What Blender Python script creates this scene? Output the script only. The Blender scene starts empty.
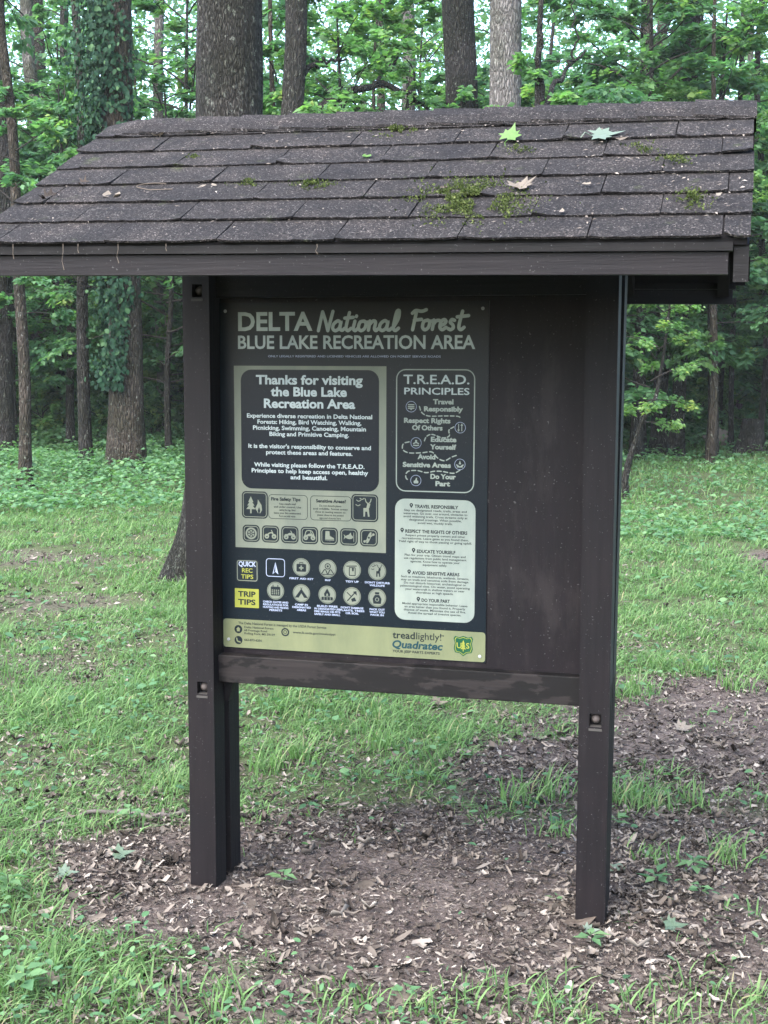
import bpy, math, random
import numpy as np
from math import radians as rad, sin, cos, pi

# ------------------------------------------------------------------ scene, camera, light
S = bpy.context.scene
COL = S.collection
CAM = (0.5863, -3.9329, 1.7099)
PITCH, ROLL, YAW, FPX = 0.1121, 0.0028, 0.2582, 1342.6
cam = bpy.data.objects.new('camera', bpy.data.cameras.new('camera'))
COL.objects.link(cam)
S.camera = cam
cam.data.sensor_fit = 'HORIZONTAL'
cam.data.sensor_width = 36.0
cam.data.lens = FPX / 768 * 36.0
cam.data.clip_start = 0.05
cam.data.clip_end = 2000
Fv = np.array([-sin(YAW)*cos(PITCH), cos(YAW)*cos(PITCH), -sin(PITCH)])
Rv = np.array([cos(YAW), sin(YAW), 0.0]); Uv = np.cross(Rv, Fv)
R2 = Rv*cos(ROLL) + Uv*sin(ROLL); U2 = -Rv*sin(ROLL) + Uv*cos(ROLL)
from mathutils import Matrix
cam.matrix_world = Matrix(((R2[0], U2[0], -Fv[0], CAM[0]), (R2[1], U2[1], -Fv[1], CAM[1]),
                           (R2[2], U2[2], -Fv[2], CAM[2]), (0, 0, 0, 1)))

SUN_EL, SUN_AZ = 48.0, 203.0          # compass-like azimuth of the sun, measured from +Y clockwise
world = bpy.data.worlds.new('World'); S.world = world; world.use_nodes = True
nt = world.node_tree
bg = nt.nodes['Background']
sky = nt.nodes.new('ShaderNodeTexSky'); sky.sky_type = 'NISHITA'; sky.sun_disc = False
sky.sun_elevation = rad(SUN_EL); sky.sun_rotation = rad(SUN_AZ)
sky.air_density = 1.0; sky.dust_density = 2.0; sky.ozone_density = 1.0
nt.links.new(sky.outputs['Color'], bg.inputs['Color'])
bg.inputs['Strength'].default_value = 0.09

sun = bpy.data.objects.new('sun', bpy.data.lights.new('sun', 'SUN')); COL.objects.link(sun)
sun.data.energy = 1.5; sun.data.angle = rad(75); sun.data.color = (1.0, 0.97, 0.92)
sun.rotation_euler = (rad(90 - SUN_EL), 0, rad(180 - SUN_AZ))

S.view_settings.view_transform = 'Standard'; S.view_settings.look = 'None'
S.view_settings.exposure = 3.55; S.view_settings.gamma = 1.0
S.render.engine = 'CYCLES'
S.cycles.use_denoising = True
S.cycles.max_bounces = 6; S.cycles.diffuse_bounces = 4; S.cycles.glossy_bounces = 2
S.cycles.transmission_bounces = 4; S.cycles.transparent_max_bounces = 4
S.cycles.caustics_reflective = False; S.cycles.caustics_refractive = False

# ------------------------------------------------------------------ small helpers
rng = np.random.default_rng(7)
random.seed(7)
ORIG = {}


def ground_z(x, y):
    x = np.asarray(x, float); y = np.asarray(y, float)
    far = np.clip((np.hypot(x - .3, y) - 4) / 10, 0, 1)
    return (0.05*np.sin(x*.55 + 1.1)*np.sin(y*.42 + .4)*far + .03*np.sin(x*1.3 + y*.9)*far
            + 0.012*np.sin(x*3.1 + .5)*np.sin(y*2.7 + 1) * np.clip(np.hypot(x+.4, y-.1), 0, 1)
            + 0.006*np.clip(np.hypot(x, y) - 18, 0, 400)**1.5)


def at(px, depth, z=0.0):
    """a spot on the ground `depth` metres ahead of the photographer, on the bearing px"""
    d = Rv*((px - 384)/FPX)*depth + np.array([-sin(YAW), cos(YAW), 0])*depth
    p = np.array(CAM) + d
    return np.array([p[0], p[1], float(ground_z(p[0], p[1])) + z])


def on_ground(px, py, z=0.0):
    d = Fv + R2*(px - 384)/FPX + U2*(512 - py)/FPX
    p = np.array(CAM) + d*(z - CAM[2])/d[2]
    return np.array([p[0], p[1], float(ground_z(p[0], p[1]))])


def tag(o, label=None, cat=None, group=None, kind=None):
    for k, v in (('label', label), ('category', cat), ('group', group), ('kind', kind)):
        if v: o[k] = v
    return o


def empty(name, loc, label=None, cat=None, group=None):
    o = bpy.data.objects.new(name, None); COL.objects.link(o)
    o.location = loc; o.empty_display_size = .1
    ORIG[o] = np.array(loc, float)
    return tag(o, label, cat, group)


def mesh_np(name, V, F, mats, midx=None, smooth=False, tint=None):
    """V (n,3), F (m,k) with one k, or a list of lists"""
    me = bpy.data.meshes.new(name)
    V = np.ascontiguousarray(V, dtype=np.float32)
    if isinstance(F, np.ndarray):
        m, k = F.shape
        me.vertices.add(len(V)); me.vertices.foreach_set('co', V.ravel())
        me.loops.add(m*k); me.loops.foreach_set('vertex_index', np.ascontiguousarray(F, dtype=np.int32).ravel())
        me.polygons.add(m); me.polygons.foreach_set('loop_start', np.arange(0, m*k, k, dtype=np.int32))
        if midx is not None: me.polygons.foreach_set('material_index', np.asarray(midx, dtype=np.int32))
        me.update(calc_edges=True)
    else:
        me.from_pydata([tuple(map(float, v)) for v in V], [], F)
        if midx is not None: me.polygons.foreach_set('material_index', np.asarray(midx, dtype=np.int32))
        me.update()
    if smooth: me.polygons.foreach_set('use_smooth', np.ones(len(me.polygons), dtype=bool))
    if tint is not None:
        a = me.attributes.new('tint', 'FLOAT', 'FACE'); a.data.foreach_set('value', np.asarray(tint, dtype=np.float32))
    for mt in mats: me.materials.append(mt)
    return me


def link(name, me, parent=None, loc=None):
    o = bpy.data.objects.new(name, me); COL.objects.link(o)
    if parent is not None: o.parent = parent
    if loc is not None: o.location = loc
    return o


class MB:
    """collects shapes in world coordinates; build() links them as ONE mesh object"""
    def __init__(s): s.v = []; s.f = []; s.m = []; s.mats = []
    def mi(s, m):
        if m not in s.mats: s.mats.append(m)
        return s.mats.index(m)
    def add(s, V, F, m):
        n = len(s.v); s.v += [tuple(map(float, v)) for v in V]
        s.f += [[i + n for i in f] for f in F]; s.m += [s.mi(m)]*len(F)
    def box(s, a, b, m):
        (x0, y0, z0), (x1, y1, z1) = a, b
        V = [(x0,y0,z0),(x1,y0,z0),(x1,y1,z0),(x0,y1,z0),(x0,y0,z1),(x1,y0,z1),(x1,y1,z1),(x0,y1,z1)]
        s.add(V, [[3,2,1,0],[4,5,6,7],[0,1,5,4],[1,2,6,5],[2,3,7,6],[3,0,4,7]], m)
    def hexa(s, V, m):
        s.add(V, [[3,2,1,0],[4,5,6,7],[0,1,5,4],[1,2,6,5],[2,3,7,6],[3,0,4,7]], m)
    def tube(s, P, R, m, k=6, cap=True):
        V, F = tube(P, R, k)
        if cap:
            V = np.vstack([V]); n = len(P)
            F = [list(f) for f in F] + [list(range(k))[::-1], [(n-1)*k + i for i in range(k)]]
        s.add(V, F, m)
    def build(s, name, parent=None, smooth=False, bevel=0, label=None, loc=None):
        o_ = ORIG.get(parent, np.zeros(3)) if parent is not None else (np.array(loc) if loc is not None else np.zeros(3))
        me = mesh_np(name, np.array(s.v) - o_, s.f, s.mats, s.m, smooth)
        o = link(name, me, parent, loc if parent is None else None)
        ORIG[o] = o_
        if bevel:
            b = o.modifiers.new('bevel', 'BEVEL'); b.width = bevel; b.segments = 2; b.limit_method = 'ANGLE'
        if label: o['label'] = label
        return o


def tube(P, R, k=6):
    P = np.asarray(P, float); n = len(P); R = np.broadcast_to(np.asarray(R, float), (n,))
    T = np.gradient(P, axis=0); T /= np.linalg.norm(T, axis=1)[:, None] + 1e-9
    ref = np.array([0., 0, 1]) if abs(T[:, 2]).mean() < .8 else np.array([1., 0, 0])
    A = np.cross(T, ref); A /= np.linalg.norm(A, axis=1)[:, None] + 1e-9
    B = np.cross(T, A)
    an = np.arange(k)*2*pi/k
    V = (P[:, None] + R[:, None, None]*(np.cos(an)[None, :, None]*A[:, None] + np.sin(an)[None, :, None]*B[:, None])).reshape(-1, 3)
    i = np.arange(n - 1)[:, None]*k; j = np.arange(k)[None, :]; j2 = (j + 1) % k
    F = np.stack([i + j, i + j2, i + k + j2, i + k + j], -1).reshape(-1, 4)
    return V, F


def vnoise(x, y, seed=0):
    """smooth value noise in numpy, 0..1"""
    def h(i, j):
        n = (i*374761393 + j*668265263 + seed*974711) & 0x7fffffff
        n = ((n ^ (n >> 13))*1274126177) & 0x7fffffff
        return ((n ^ (n >> 16)) & 0xffff)/65535.0
    x = np.asarray(x, float); y = np.asarray(y, float)
    xi = np.floor(x).astype(np.int64); yi = np.floor(y).astype(np.int64)
    u = x - xi; v = y - yi; u = u*u*(3-2*u); v = v*v*(3-2*v)
    return (h(xi, yi)*(1-u) + h(xi+1, yi)*u)*(1-v) + (h(xi, yi+1)*(1-u) + h(xi+1, yi+1)*u)*v


def sstep(a, b, x):
    t = np.clip((x - a)/(b - a), 0, 1); return t*t*(3 - 2*t)


# ------------------------------------------------------------------ materials
def new_mat(name):
    m = bpy.data.materials.new(name); m.use_nodes = True
    n = m.node_tree.nodes; b = n['Principled BSDF']
    return m, m.node_tree, b


def N(t, kind, **kw):
    n = t.nodes.new(kind)
    for k, v in kw.items():
        if k in n.inputs: n.inputs[k].default_value = v
        else: setattr(n, k, v)
    return n


def ramp(t, fac, stops):
    r = t.nodes.new('ShaderNodeValToRGB')
    e = r.color_ramp.elements
    while len(e) < len(stops): e.new(.5)
    for i, (p, c) in enumerate(stops):
        e[i].position = p; e[i].color = (*c, 1) if len(c) == 3 else c
    t.links.new(fac, r.inputs[0])
    return r.outputs[0]


def coords(t, scale=(1, 1, 1), rot=(0, 0, 0)):
    tc = t.nodes.new('ShaderNodeTexCoord'); mp = t.nodes.new('ShaderNodeMapping')
    mp.inputs['Scale'].default_value = scale; mp.inputs['Rotation'].default_value = rot
    t.links.new(tc.outputs['Object'], mp.inputs[0])
    return mp.outputs[0]


def noise(t, vec, scale, detail=4, rough=.55):
    n = N(t, 'ShaderNodeTexNoise', Scale=scale, Detail=detail, Roughness=rough)
    t.links.new(vec, n.inputs['Vector']); return n.outputs[0]


def mix(t, fac, a, b, mode='MIX'):
    m = t.nodes.new('ShaderNodeMix'); m.data_type = 'RGBA'; m.blend_type = mode
    for s, v in ((m.inputs[0], fac), (m.inputs[6], a), (m.inputs[7], b)):
        if isinstance(v, (int, float)): s.default_value = v
        elif isinstance(v, tuple): s.default_value = (*v, 1) if len(v) == 3 else v
        else: t.links.new(v, s)
    return m.outputs[2]


def bump(t, b, h, strength=.5, dist=.01):
    n = N(t, 'ShaderNodeBump', Strength=strength, Distance=dist)
    t.links.new(h, n.inputs['Height']); t.links.new(n.outputs[0], b.inputs['Normal'])


def plain(name, col, rough=.6, spec=.12):
    m, t, b = new_mat(name)
    b.inputs['Base Color'].default_value = (*col, 1); b.inputs['Roughness'].default_value = rough
    b.inputs['Specular IOR Level'].default_value = spec
    return m


def leaf_mat(name, stops, trans=.4, rough=.55, tcol=None, spec=.25, vary=False):
    m = bpy.data.materials.new(name); m.use_nodes = True
    t = m.node_tree; b = t.nodes['Principled BSDF']; out = t.nodes['Material Output']
    at_ = N(t, 'ShaderNodeAttribute', attribute_name='tint')
    c = ramp(t, at_.outputs['Fac'], stops)
    t.links.new(c, b.inputs['Base Color']); b.inputs['Roughness'].default_value = rough
    b.inputs['Specular IOR Level'].default_value = spec
    if vary:
        oi = t.nodes.new('ShaderNodeObjectInfo')
        c = mix(t, 1.0, c, ramp(t, oi.outputs['Random'], [(0, (.72, .80, .85)), (.3, (1.0, 1.0, 1.0)), (.55, (.85, .95, 1.05)), (.8, (1.25, 1.12, .8)), (1, (1.1, 1.1, 1.0))]), 'MULTIPLY')
        t.links.new(c, b.inputs['Base Color'])
    tr = t.nodes.new('ShaderNodeBsdfTranslucent')
    c2 = mix(t, 1.0, c, tcol or (1.2, 1.5, .75), 'MULTIPLY')
    t.links.new(c2, tr.inputs['Color'])
    mx = t.nodes.new('ShaderNodeMixShader'); mx.inputs[0].default_value = trans
    t.links.new(b.outputs[0], mx.inputs[1]); t.links.new(tr.outputs[0], mx.inputs[2])
    t.links.new(mx.outputs[0], out.inputs['Surface'])
    return m


def bark_mat(name, dark, mid, light, sc=1.0, lichen=.0):
    m, t, b = new_mat(name)
    v = coords(t, (14*sc, 14*sc, 3.2*sc))
    n0 = noise(t, v, .35, 3)
    vo = N(t, 'ShaderNodeTexVoronoi', Scale=1.6, feature='DISTANCE_TO_EDGE')
    dist = t.nodes.new('ShaderNodeVectorMath'); dist.operation = 'ADD'
    nz = N(t, 'ShaderNodeTexNoise', Scale=1.3, Detail=3); t.links.new(v, nz.inputs['Vector'])
    t.links.new(v, dist.inputs[0]); t.links.new(nz.outputs[1], dist.inputs[1])
    t.links.new(dist.outputs[0], vo.inputs['Vector'])
    fine = noise(t, v, 3.5, 5, .65)
    c = ramp(t, vo.outputs[0], [(0.0, dark), (.14, mid), (.45, light)])
    c = mix(t, ramp(t, fine, [(.3, (.0,)*3), (.7, (.75,)*3)]), c, dark)
    if lichen:
        l = ramp(t, noise(t, coords(t, (1, 1, .7)), 22.0, 5, .75), [(.60 - lichen*.1, (0,)*3), (.68, (.8,)*3)])
        c = mix(t, l, c, (.3, .31, .29))
    patch = ramp(t, noise(t, coords(t), 1.7, 3), [(.42, (.55, .6, .5)), (.62, (1, 1, 1))])
    c = mix(t, 1.0, c, patch, 'MULTIPLY')
    t.links.new(c, b.inputs['Base Color']); b.inputs['Roughness'].default_value = .9
    b.inputs['Specular IOR Level'].default_value = .15
    h = t.nodes.new('ShaderNodeMath'); h.operation = 'ADD'
    hr = ramp(t, vo.outputs[0], [(0, (0,)*3), (.4, (1,)*3)])
    t.links.new(hr, h.inputs[0]); t.links.new(fine, h.inputs[1])
    bump(t, b, h.outputs[0], 1.0, .06)
    return m


def wood_paint(name, base, worn, scale=1.0, streak=(30, 30, 1.5), amount=.5, rough=.55):
    m, t, b = new_mat(name)
    g = noise(t, coords(t, streak), 2.2*scale, 6, .65)
    big = noise(t, coords(t), 5.0, 4)
    c = mix(t, ramp(t, g, [(.35, (0,)*3), (.75, (amount,)*3)]), base, worn)
    c = mix(t, 1.0, c, ramp(t, big, [(.3, (.7, .72, .78)), (.7, (1.1, 1.05, 1.0))]), 'MULTIPLY')
    sp = ramp(t, noise(t, coords(t), 160, 2, .5), [(.70, (0,)*3), (.76, (.35,)*3)])
    c = mix(t, sp, c, (.16, .16, .16))
    t.links.new(c, b.inputs['Base Color']); b.inputs['Roughness'].default_value = rough
    b.inputs['Specular IOR Level'].default_value = .12
    bump(t, b, g, .35, .004)
    return m


M = {}
M['paint'] = wood_paint('brown_paint', (0.0034, 0.0026, 0.0034), (0.0104, 0.0082, 0.0096))
M['paint_h'] = wood_paint('brown_paint_rail', (0.0034, 0.0028, 0.0034), (0.0102, 0.0082, 0.0091), streak=(1.5, 30, 30))
M['fascia'] = wood_paint('fascia_paint', (0.0043, 0.0034, 0.0045), (0.0077, 0.0062, 0.0076), streak=(1.5, 30, 30))
M['board'] = wood_paint('plywood_paint', (0.0029, 0.0019, 0.0030), (0.0070, 0.0045, 0.0064), streak=(18, 18, 2.5))
M['trim'] = wood_paint('trim_paint', (0.0023, 0.0019, 0.0024), (0.0053, 0.0046, 0.0051), streak=(1.5, 30, 30))
t = M['board'].node_tree; b = t.nodes['Principled BSDF']; old = b.inputs['Base Color'].links[0].from_socket
sc_ = ramp(t, noise(t, coords(t, (4, 4, 1.2)), 3.0, 6, .7), [(.52, (0,)*3), (.66, (.55,)*3)])
c = mix(t, sc_, old, (.015, .0122, .0126))
dr = ramp(t, noise(t, coords(t, (60, 60, .9)), 1.2, 3, .6), [(.62, (0,)*3), (.70, (.4,)*3)])
c = mix(t, dr, c, (.004, .0035, .004))
sp_ = ramp(t, noise(t, coords(t), 75, 2, .5), [(.735, (0,)*3), (.76, (.6,)*3)])
c = mix(t, sp_, c, (.07, .068, .066))
t.links.new(c, b.inputs['Base Color'])
M['edge'] = wood_paint('pale_edge', (0.0227, 0.0214, 0.0221), (0.0518, 0.0492, 0.0492))  # paler tone for the right side of the right posts, upper part only
M['soffit'] = plain('soffit_wood', (.007, .006, .007), .8)
M['worn'] = plain('worn_wood', (0.0352, 0.0330, 0.0308), .8)
M['bolt'] = plain('rusty_bolt', (.05, .042, .04), .6)
M['steel'] = plain('screw_steel', (0.2025, 0.2070, 0.2115), .35)
# rail with peeled patches
m, t, b = new_mat('peeling_rail')
g = noise(t, coords(t, (2.5, 60, 60)), 2.2, 6, .65)
c = mix(t, ramp(t, g, [(.4, (0,)*3), (.75, (.55,)*3)]), (.0085, .0070, .0072), (.021, .0175, .0168))
pz = ramp(t, noise(t, coords(t, (7, 10, 22)), 1.0, 6, .62), [(.49, (0,)*3), (.515, (1,)*3)])
c = mix(t, pz, c, (.0032, .0028, .0030))
pz2 = ramp(t, noise(t, coords(t, (30, 10, 40)), 1.6, 5, .6), [(.66, (0,)*3), (.70, (.5,)*3)])
c = mix(t, pz2, c, (.026, .023, .021))
t.links.new(c, b.inputs['Base Color']); b.inputs['Roughness'].default_value = .65
b.inputs['Specular IOR Level'].default_value = .12
bump(t, b, g, .2, .002)
M['rail'] = m
# shingles
m, t, b = new_mat('asphalt_shingle')
v = coords(t)
gr = N(t, 'ShaderNodeTexVoronoi', Scale=330); t.links.new(v, gr.inputs['Vector'])
sep = t.nodes.new('ShaderNodeSeparateColor'); t.links.new(gr.outputs['Color'], sep.inputs[0])
c = ramp(t, sep.outputs[0], [(0, (.0016, .0014, .0016)), (.5, (.0080, .0072, .0074)), (.85, (.0190, .0171, .0170)), (.95, (.033, .030, .0295)), (1, (.092, .086, .083))])
big = noise(t, v, 6, 5, .6)
c = mix(t, 1.0, c, ramp(t, big, [(.3, (.55, .55, .60)), (.5, (.95, .93, .93)), (.72, (1.7, 1.6, 1.52))]), 'MULTIPLY')
lic = ramp(t, noise(t, v, 38, 4, .7), [(.60, (0,)*3), (.70, (.55,)*3)])
lic2 = ramp(t, noise(t, v, 4.5, 3), [(.45, (0,)*3), (.65, (1,)*3)])
lm = t.nodes.new('ShaderNodeMath'); lm.operation = 'MULTIPLY'
t.links.new(lic, lm.inputs[0]); t.links.new(lic2, lm.inputs[1])
c = mix(t, lm.outputs[0], c, (.075, .07, .067))
grn = ramp(t, noise(t, coords(t, (1.2, 1.2, 1.2)), 9, 5, .7), [(.62, (0,)*3), (.72, (.5,)*3)])
c = mix(t, grn, c, (.028, .036, .013))
t.links.new(c, b.inputs['Base Color']); b.inputs['Roughness'].default_value = .92
b.inputs['Specular IOR Level'].default_value = .15
bump(t, b, sep.outputs[1], .6, .003)
M['shingle'] = m
M['felt'] = plain('dark_underlay', (.010, .009, .010), .95)

# sign colours
def printed(name, col, rough=.4, spec=.12):
    m, t, b = new_mat(name)
    v = coords(t, (1, 1, .35))
    film = ramp(t, noise(t, v, 14, 5, .65), [(.3, (.82, .84, .86)), (.7, (1.12, 1.1, 1.06))])
    c = mix(t, 1.0, (*col, 1), film, 'MULTIPLY')
    dust = ramp(t, noise(t, coords(t), 210, 2), [(.69, (0,)*3), (.75, (.25,)*3)])
    c = mix(t, dust, c, (.10, .105, .10))
    t.links.new(c, b.inputs['Base Color']); b.inputs['Roughness'].default_value = rough
    b.inputs['Specular IOR Level'].default_value = spec
    return m


M['navy'] = printed('sign_navy', (0.0021, 0.0046, 0.0075), .36, .12)
M['navy2'] = printed('sign_dark_navy', (0.0022, 0.0043, 0.0080), .36, .12)
M['cream'] = printed('sign_cream', (0.0969, 0.1078, 0.0871), .40, .12)
M['mint'] = printed('sign_mint', (0.1420, 0.1641, 0.1475), .40, .12)
M['sage'] = printed('sign_sage', (0.0880, 0.0980, 0.0557), .40, .12)
M['white'] = printed('sign_white', (0.2385, 0.2758, 0.2831), .42, .12)
M['grey'] = printed('sign_title_grey', (0.2250, 0.2587, 0.2625), .42, .12)
M['yellow'] = printed('sign_yellow', (0.1375, 0.1463, 0.0266), .42, .12)
M['lav'] = printed('sign_caption', (0.1890, 0.2170, 0.2940), .42, .12)
M['ink'] = printed('sign_ink', (0.0042, 0.0072, 0.0097), .42, .12)
M['green'] = printed('shield_green', (0.0050, 0.0383, 0.0180), .42, .12)
M['teal'] = printed('sign_teal', (0.0050, 0.0240, 0.0315), .42, .12)

# ------------------------------------------------------------------ ground
def bare(x, y):
    """1 where the earth is trodden bare, 0 under full grass"""
    x = np.asarray(x, float); y = np.asarray(y, float)
    n = vnoise(x*2.3, y*2.3, 3)*.6 + vnoise(x*6, y*6, 5)*.4
    def ell(cx, cy, rx, ry, s=.35):
        d = np.hypot((x - cx)/rx, (y - cy)/ry)
        return 1 - sstep(1 - s, 1 + s, d + (n - .5)*.7)
    b = ell(-.42, .10, 1.22, .82, .34)
    b = np.maximum(b, .96*ell(.75, .35, 1.05, 1.0, .4))
    b = np.maximum(b, .97*ell(.95, 2.35, 1.25, 1.15, .4))
    b = np.maximum(b, .85*ell(-.22, 1.55, .42, .55, .5))
    b = np.maximum(b, .8*ell(1.35, 8.0, .7, 1.1, .5))
    b = np.maximum(b, .45*ell(-3.3, 2.6, .9, .5, .6))
    b = np.maximum(b, .55*ell(-5.6, 6.4, 1.2, .5, .6))
    b = np.maximum(b, .5*ell(-4.2, 4.6, .9, .5, .6))
    return b


m, t, b = new_mat('forest_soil')
geo = t.nodes.new('ShaderNodeTexCoord')
v = geo.outputs['Object']
n1 = noise(t, v, 55, 6, .7); n2 = noise(t, v, 4, 4); n3 = noise(t, v, 240, 3, .6)
c = ramp(t, n1, [(.25, (.023, .019, .0165)), (.5, (.072, .060, .053)), (.72, (.15, .130, .117))])
c = mix(t, 1.0, c, ramp(t, n2, [(.35, (.6, .56, .58)), (.65, (1.1, 1.05, 1.05))]), 'MULTIPLY')
c = mix(t, ramp(t, n3, [(.62, (0,)*3), (.7, (.6,)*3)]), c, (.22, .19, .18))
at_ = N(t, 'ShaderNodeAttribute', attribute_name='turf')
turf = ramp(t, n1, [(.3, (.022, .030, .014)), (.7, (.070, .085, .040))])
c = mix(t, at_.outputs['Fac'], c, turf)
t.links.new(c, b.inputs['Base Color']); b.inputs['Roughness'].default_value = .95
b.inputs['Specular IOR Level'].default_value = .1
bump(t, b, n1, .9, .02)
M['soil'] = m

xs = np.concatenate([np.linspace(-420, -30, 26)[:-1], np.linspace(-30, -8, 40)[:-1], np.linspace(-8, 6, 240)[:-1], np.linspace(6, 25, 40)[:-1], np.linspace(25, 400, 26)])
ys = np.concatenate([np.linspace(-60, -5, 14)[:-1], np.linspace(-5, 12, 260)[:-1], np.linspace(12, 45, 70)[:-1], np.linspace(45, 600, 40)])
X, Y = np.meshgrid(xs, ys)
Z = ground_z(X, Y) + .012*(vnoise(X*7, Y*7, 9) - .5)*(np.hypot(X, Y) < 12)
V = np.stack([X, Y, Z], -1).reshape(-1, 3)
nx, ny = len(xs), len(ys)
i = np.arange(ny - 1)[:, None]*nx + np.arange(nx - 1)[None, :]
F = np.stack([i, i + 1, i + nx + 1, i + nx], -1).reshape(-1, 4)
me = mesh_np('ground', V, F, [M['soil']], smooth=True)
a = me.attributes.new('turf', 'FLOAT', 'POINT')
a.data.foreach_set('value', (1 - sstep(.2, .75, bare(X, Y))).ravel().astype(np.float32))
tag(link('ground', me), kind='structure')

# ------------------------------------------------------------------ the information kiosk
W, D = .089, .218
XL, XR = -1.1045, .2375
A_, ZE, ZR, ZF = .7621, 1.9874, 2.435, 1.911
RXL, RXR, YM = -1.385, .603, .109
SLOPE = math.atan2(ZR - ZE, YM + A_)
LS = math.hypot(ZR - ZE, YM + A_)

kiosk = empty('information_kiosk', (-.43, .109, 0),
              'dark brown wooden notice board kiosk with a mossy shingled gable roof standing on bare earth', 'notice board')


def zt(x):
    """the old roof hangs a little out of level"""
    return -.003 + .0118*(.55 - x)


def post(x0, lean_bot, lean_top, y0, y1, z1, holes, twist=0.0, wtop=0.0):
    """squared post; holes = [(height, side)] cut square into its front face"""
    mb = MB()
    def xx(x, z):
        k = z/1.9
        return x + lean_bot*(1-k) + lean_top*k + (wtop*k if x > x0 + W/2 else 0)
    def yy(y, x, z): return y
    z0 = -.12
    cuts = [z0]
    for zc, s in holes: cuts += [zc - s/2, zc + s/2]
    cuts.append(z1); hx0, hx1 = x0 + W*.36, x0 + W*.36 + .034
    def q(P, mat=M['paint']): mb.add([(xx(p[0], p[2]), yy(*p[1:2], p[0], p[2]), p[2]) for p in P], [[0, 1, 2, 3]], mat)
    for k in range(len(cuts) - 1):
        a, b_ = cuts[k], cuts[k+1]
        if k % 2 == 0:
            n = 5
            for j in range(n):
                za, zb = a + (b_-a)*j/n, a + (b_-a)*(j+1)/n
                q([(x0, y0, za), (x0+W, y0, za), (x0+W, y0, zb), (x0, y0, zb)])
        else:
            q([(x0, y0, a), (hx0, y0, a), (hx0, y0, b_), (x0, y0, b_)])
            q([(hx1, y0, a), (x0+W, y0, a), (x0+W, y0, b_), (hx1, y0, b_)])
            yi = y0 + .03
            q([(hx0, yi, a), (hx1, yi, a), (hx1, yi, b_), (hx0, yi, b_)], M['trim'])
            q([(hx0, y0, a), (hx0, yi, a), (hx0, yi, b_), (hx0, y0, b_)])
            q([(hx1, yi, a), (hx1, y0, a), (hx1, y0, b_), (hx1, yi, b_)])
            q([(hx0, y0, a), (hx1, y0, a), (hx1, yi, a), (hx0, yi, a)], M['worn'])
            q([(hx0, yi, b_), (hx1, yi, b_), (hx1, y0, b_), (hx0, y0, b_)])
            mb.box((xx(hx0-.002, a), y0-.0025, a-.012), (xx(hx1+.002, a), y0+.001, a-.005), M['worn'])
    q([(x0, y1, z0), (x0, y0, z0), (x0, y0, z1), (x0, y1, z1)])
    q([(x0+W, y1, z0), (x0, y1, z0), (x0, y1, z1), (x0+W, y1, z1)])
    q([(x0, y0, z1), (x0+W, y0, z1), (x0+W, y1, z1), (x0, y1, z1)])
    return mb, q, xx


def bolts(parent, x0, lean_bot, lean_top, y0, holes):
    for zc, s in holes:
        mb = MB(); k = zc/1.9
        x = x0 + W*.36 + .017 + lean_bot*(1-k) + lean_top*k
        n = 14
        ring = lambda r, y: [(x + r*cos(i*2*pi/n), y, zc + r*sin(i*2*pi/n)) for i in range(n)]
        V = ring(.015, y0+.029) + ring(.013, y0+.018) + ring(.007, y0+.012) + [(x, y0+.010, zc)]
        F = []
        for l in range(2):
            for i in range(n): F.append([l*n+i, l*n+(i+1) % n, (l+1)*n+(i+1) % n, (l+1)*n+i])
        for i in range(n): F.append([2*n+i, 2*n+(i+1) % n, 3*n])
        mb.add(V, F, M['bolt'])
        mb.build('bolt', parent, smooth=True)


zu = lambda y: ZE + (ZR - ZE)*(min(y + A_, 2*YM + A_ - y + 0)/(YM + A_)) - .02
for (x0, lb, lt, y0, holes, side, wt) in (
        (XL, .001, 0, 0, [(.664, .04), (1.925, .04)], 'paint', 0),
        (XL, .003, 0, D - W, [], 'paint', 0),
        (XR - W, .003, 0, 0, [(.648, .04)], 'edge', .004),
        (XR - W, -.004, .006, D - W, [], 'edge', .004)):
    ztop = 2.32
    mb, q, xx = post(x0, lb, lt, y0, y0 + W, ztop, holes, wtop=wt)
    q([(x0+W, y0, -.12), (x0+W, y0+W, -.12), (x0+W, y0+W, .75), (x0+W, y0, .75)], M['paint'])
    q([(x0+W, y0, .75), (x0+W, y0+W, .75), (x0+W, y0+W, ztop), (x0+W, y0, ztop)], M[side])
    p = mb.build('post', kiosk)
    bolts(p, x0, lb, lt, y0, holes)

mb = MB(); mb.box((XL+W-.001, .0885, .70), (XR-W+.001, .101, 1.98), M['board']); mb.build('backboard', kiosk)
mb = MB(); mb.box((XL+W-.02, .042, .677), (XR-W+.004, .0875, .766), M['rail']); mb.build('bottom_rail', kiosk, bevel=.003)
mb = MB(); mb.box((XL+W+.001, .103, .677), (XR-W-.001, .17, .762), M['paint_h']); mb.build('rear_rail', kiosk, bevel=.003)
mb = MB(); mb.box((XL+W+.001, .05, 1.905), (XR-W-.001, .0875, 2.02), M['paint_h']); mb.build('top_rail', kiosk, bevel=.003)
mb = MB()
x0, x1 = XL + .05, XL + W + .034
mb.hexa([(x0, .091, .602), (x1-.02, .091, .602), (x1-.02, .127, .602), (x0, .127, .602), (x0, .091, .676), (x1, .091, .676), (x1, .127, .676), (x0, .127, .676)], M['paint'])
mb.build('spacer_block', kiosk)

# roof -----------------------------------------------------------------
def RP(x, s, h, rear=False):
    """point on the roof: s metres up the slope from the eave, h above the deck"""
    y = -A_ + s*cos(SLOPE) - h*sin(SLOPE)
    z = ZE + s*sin(SLOPE) + h*cos(SLOPE)
    if rear: y = 2*YM - y
    return (x, y, z + zt(x))


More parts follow.
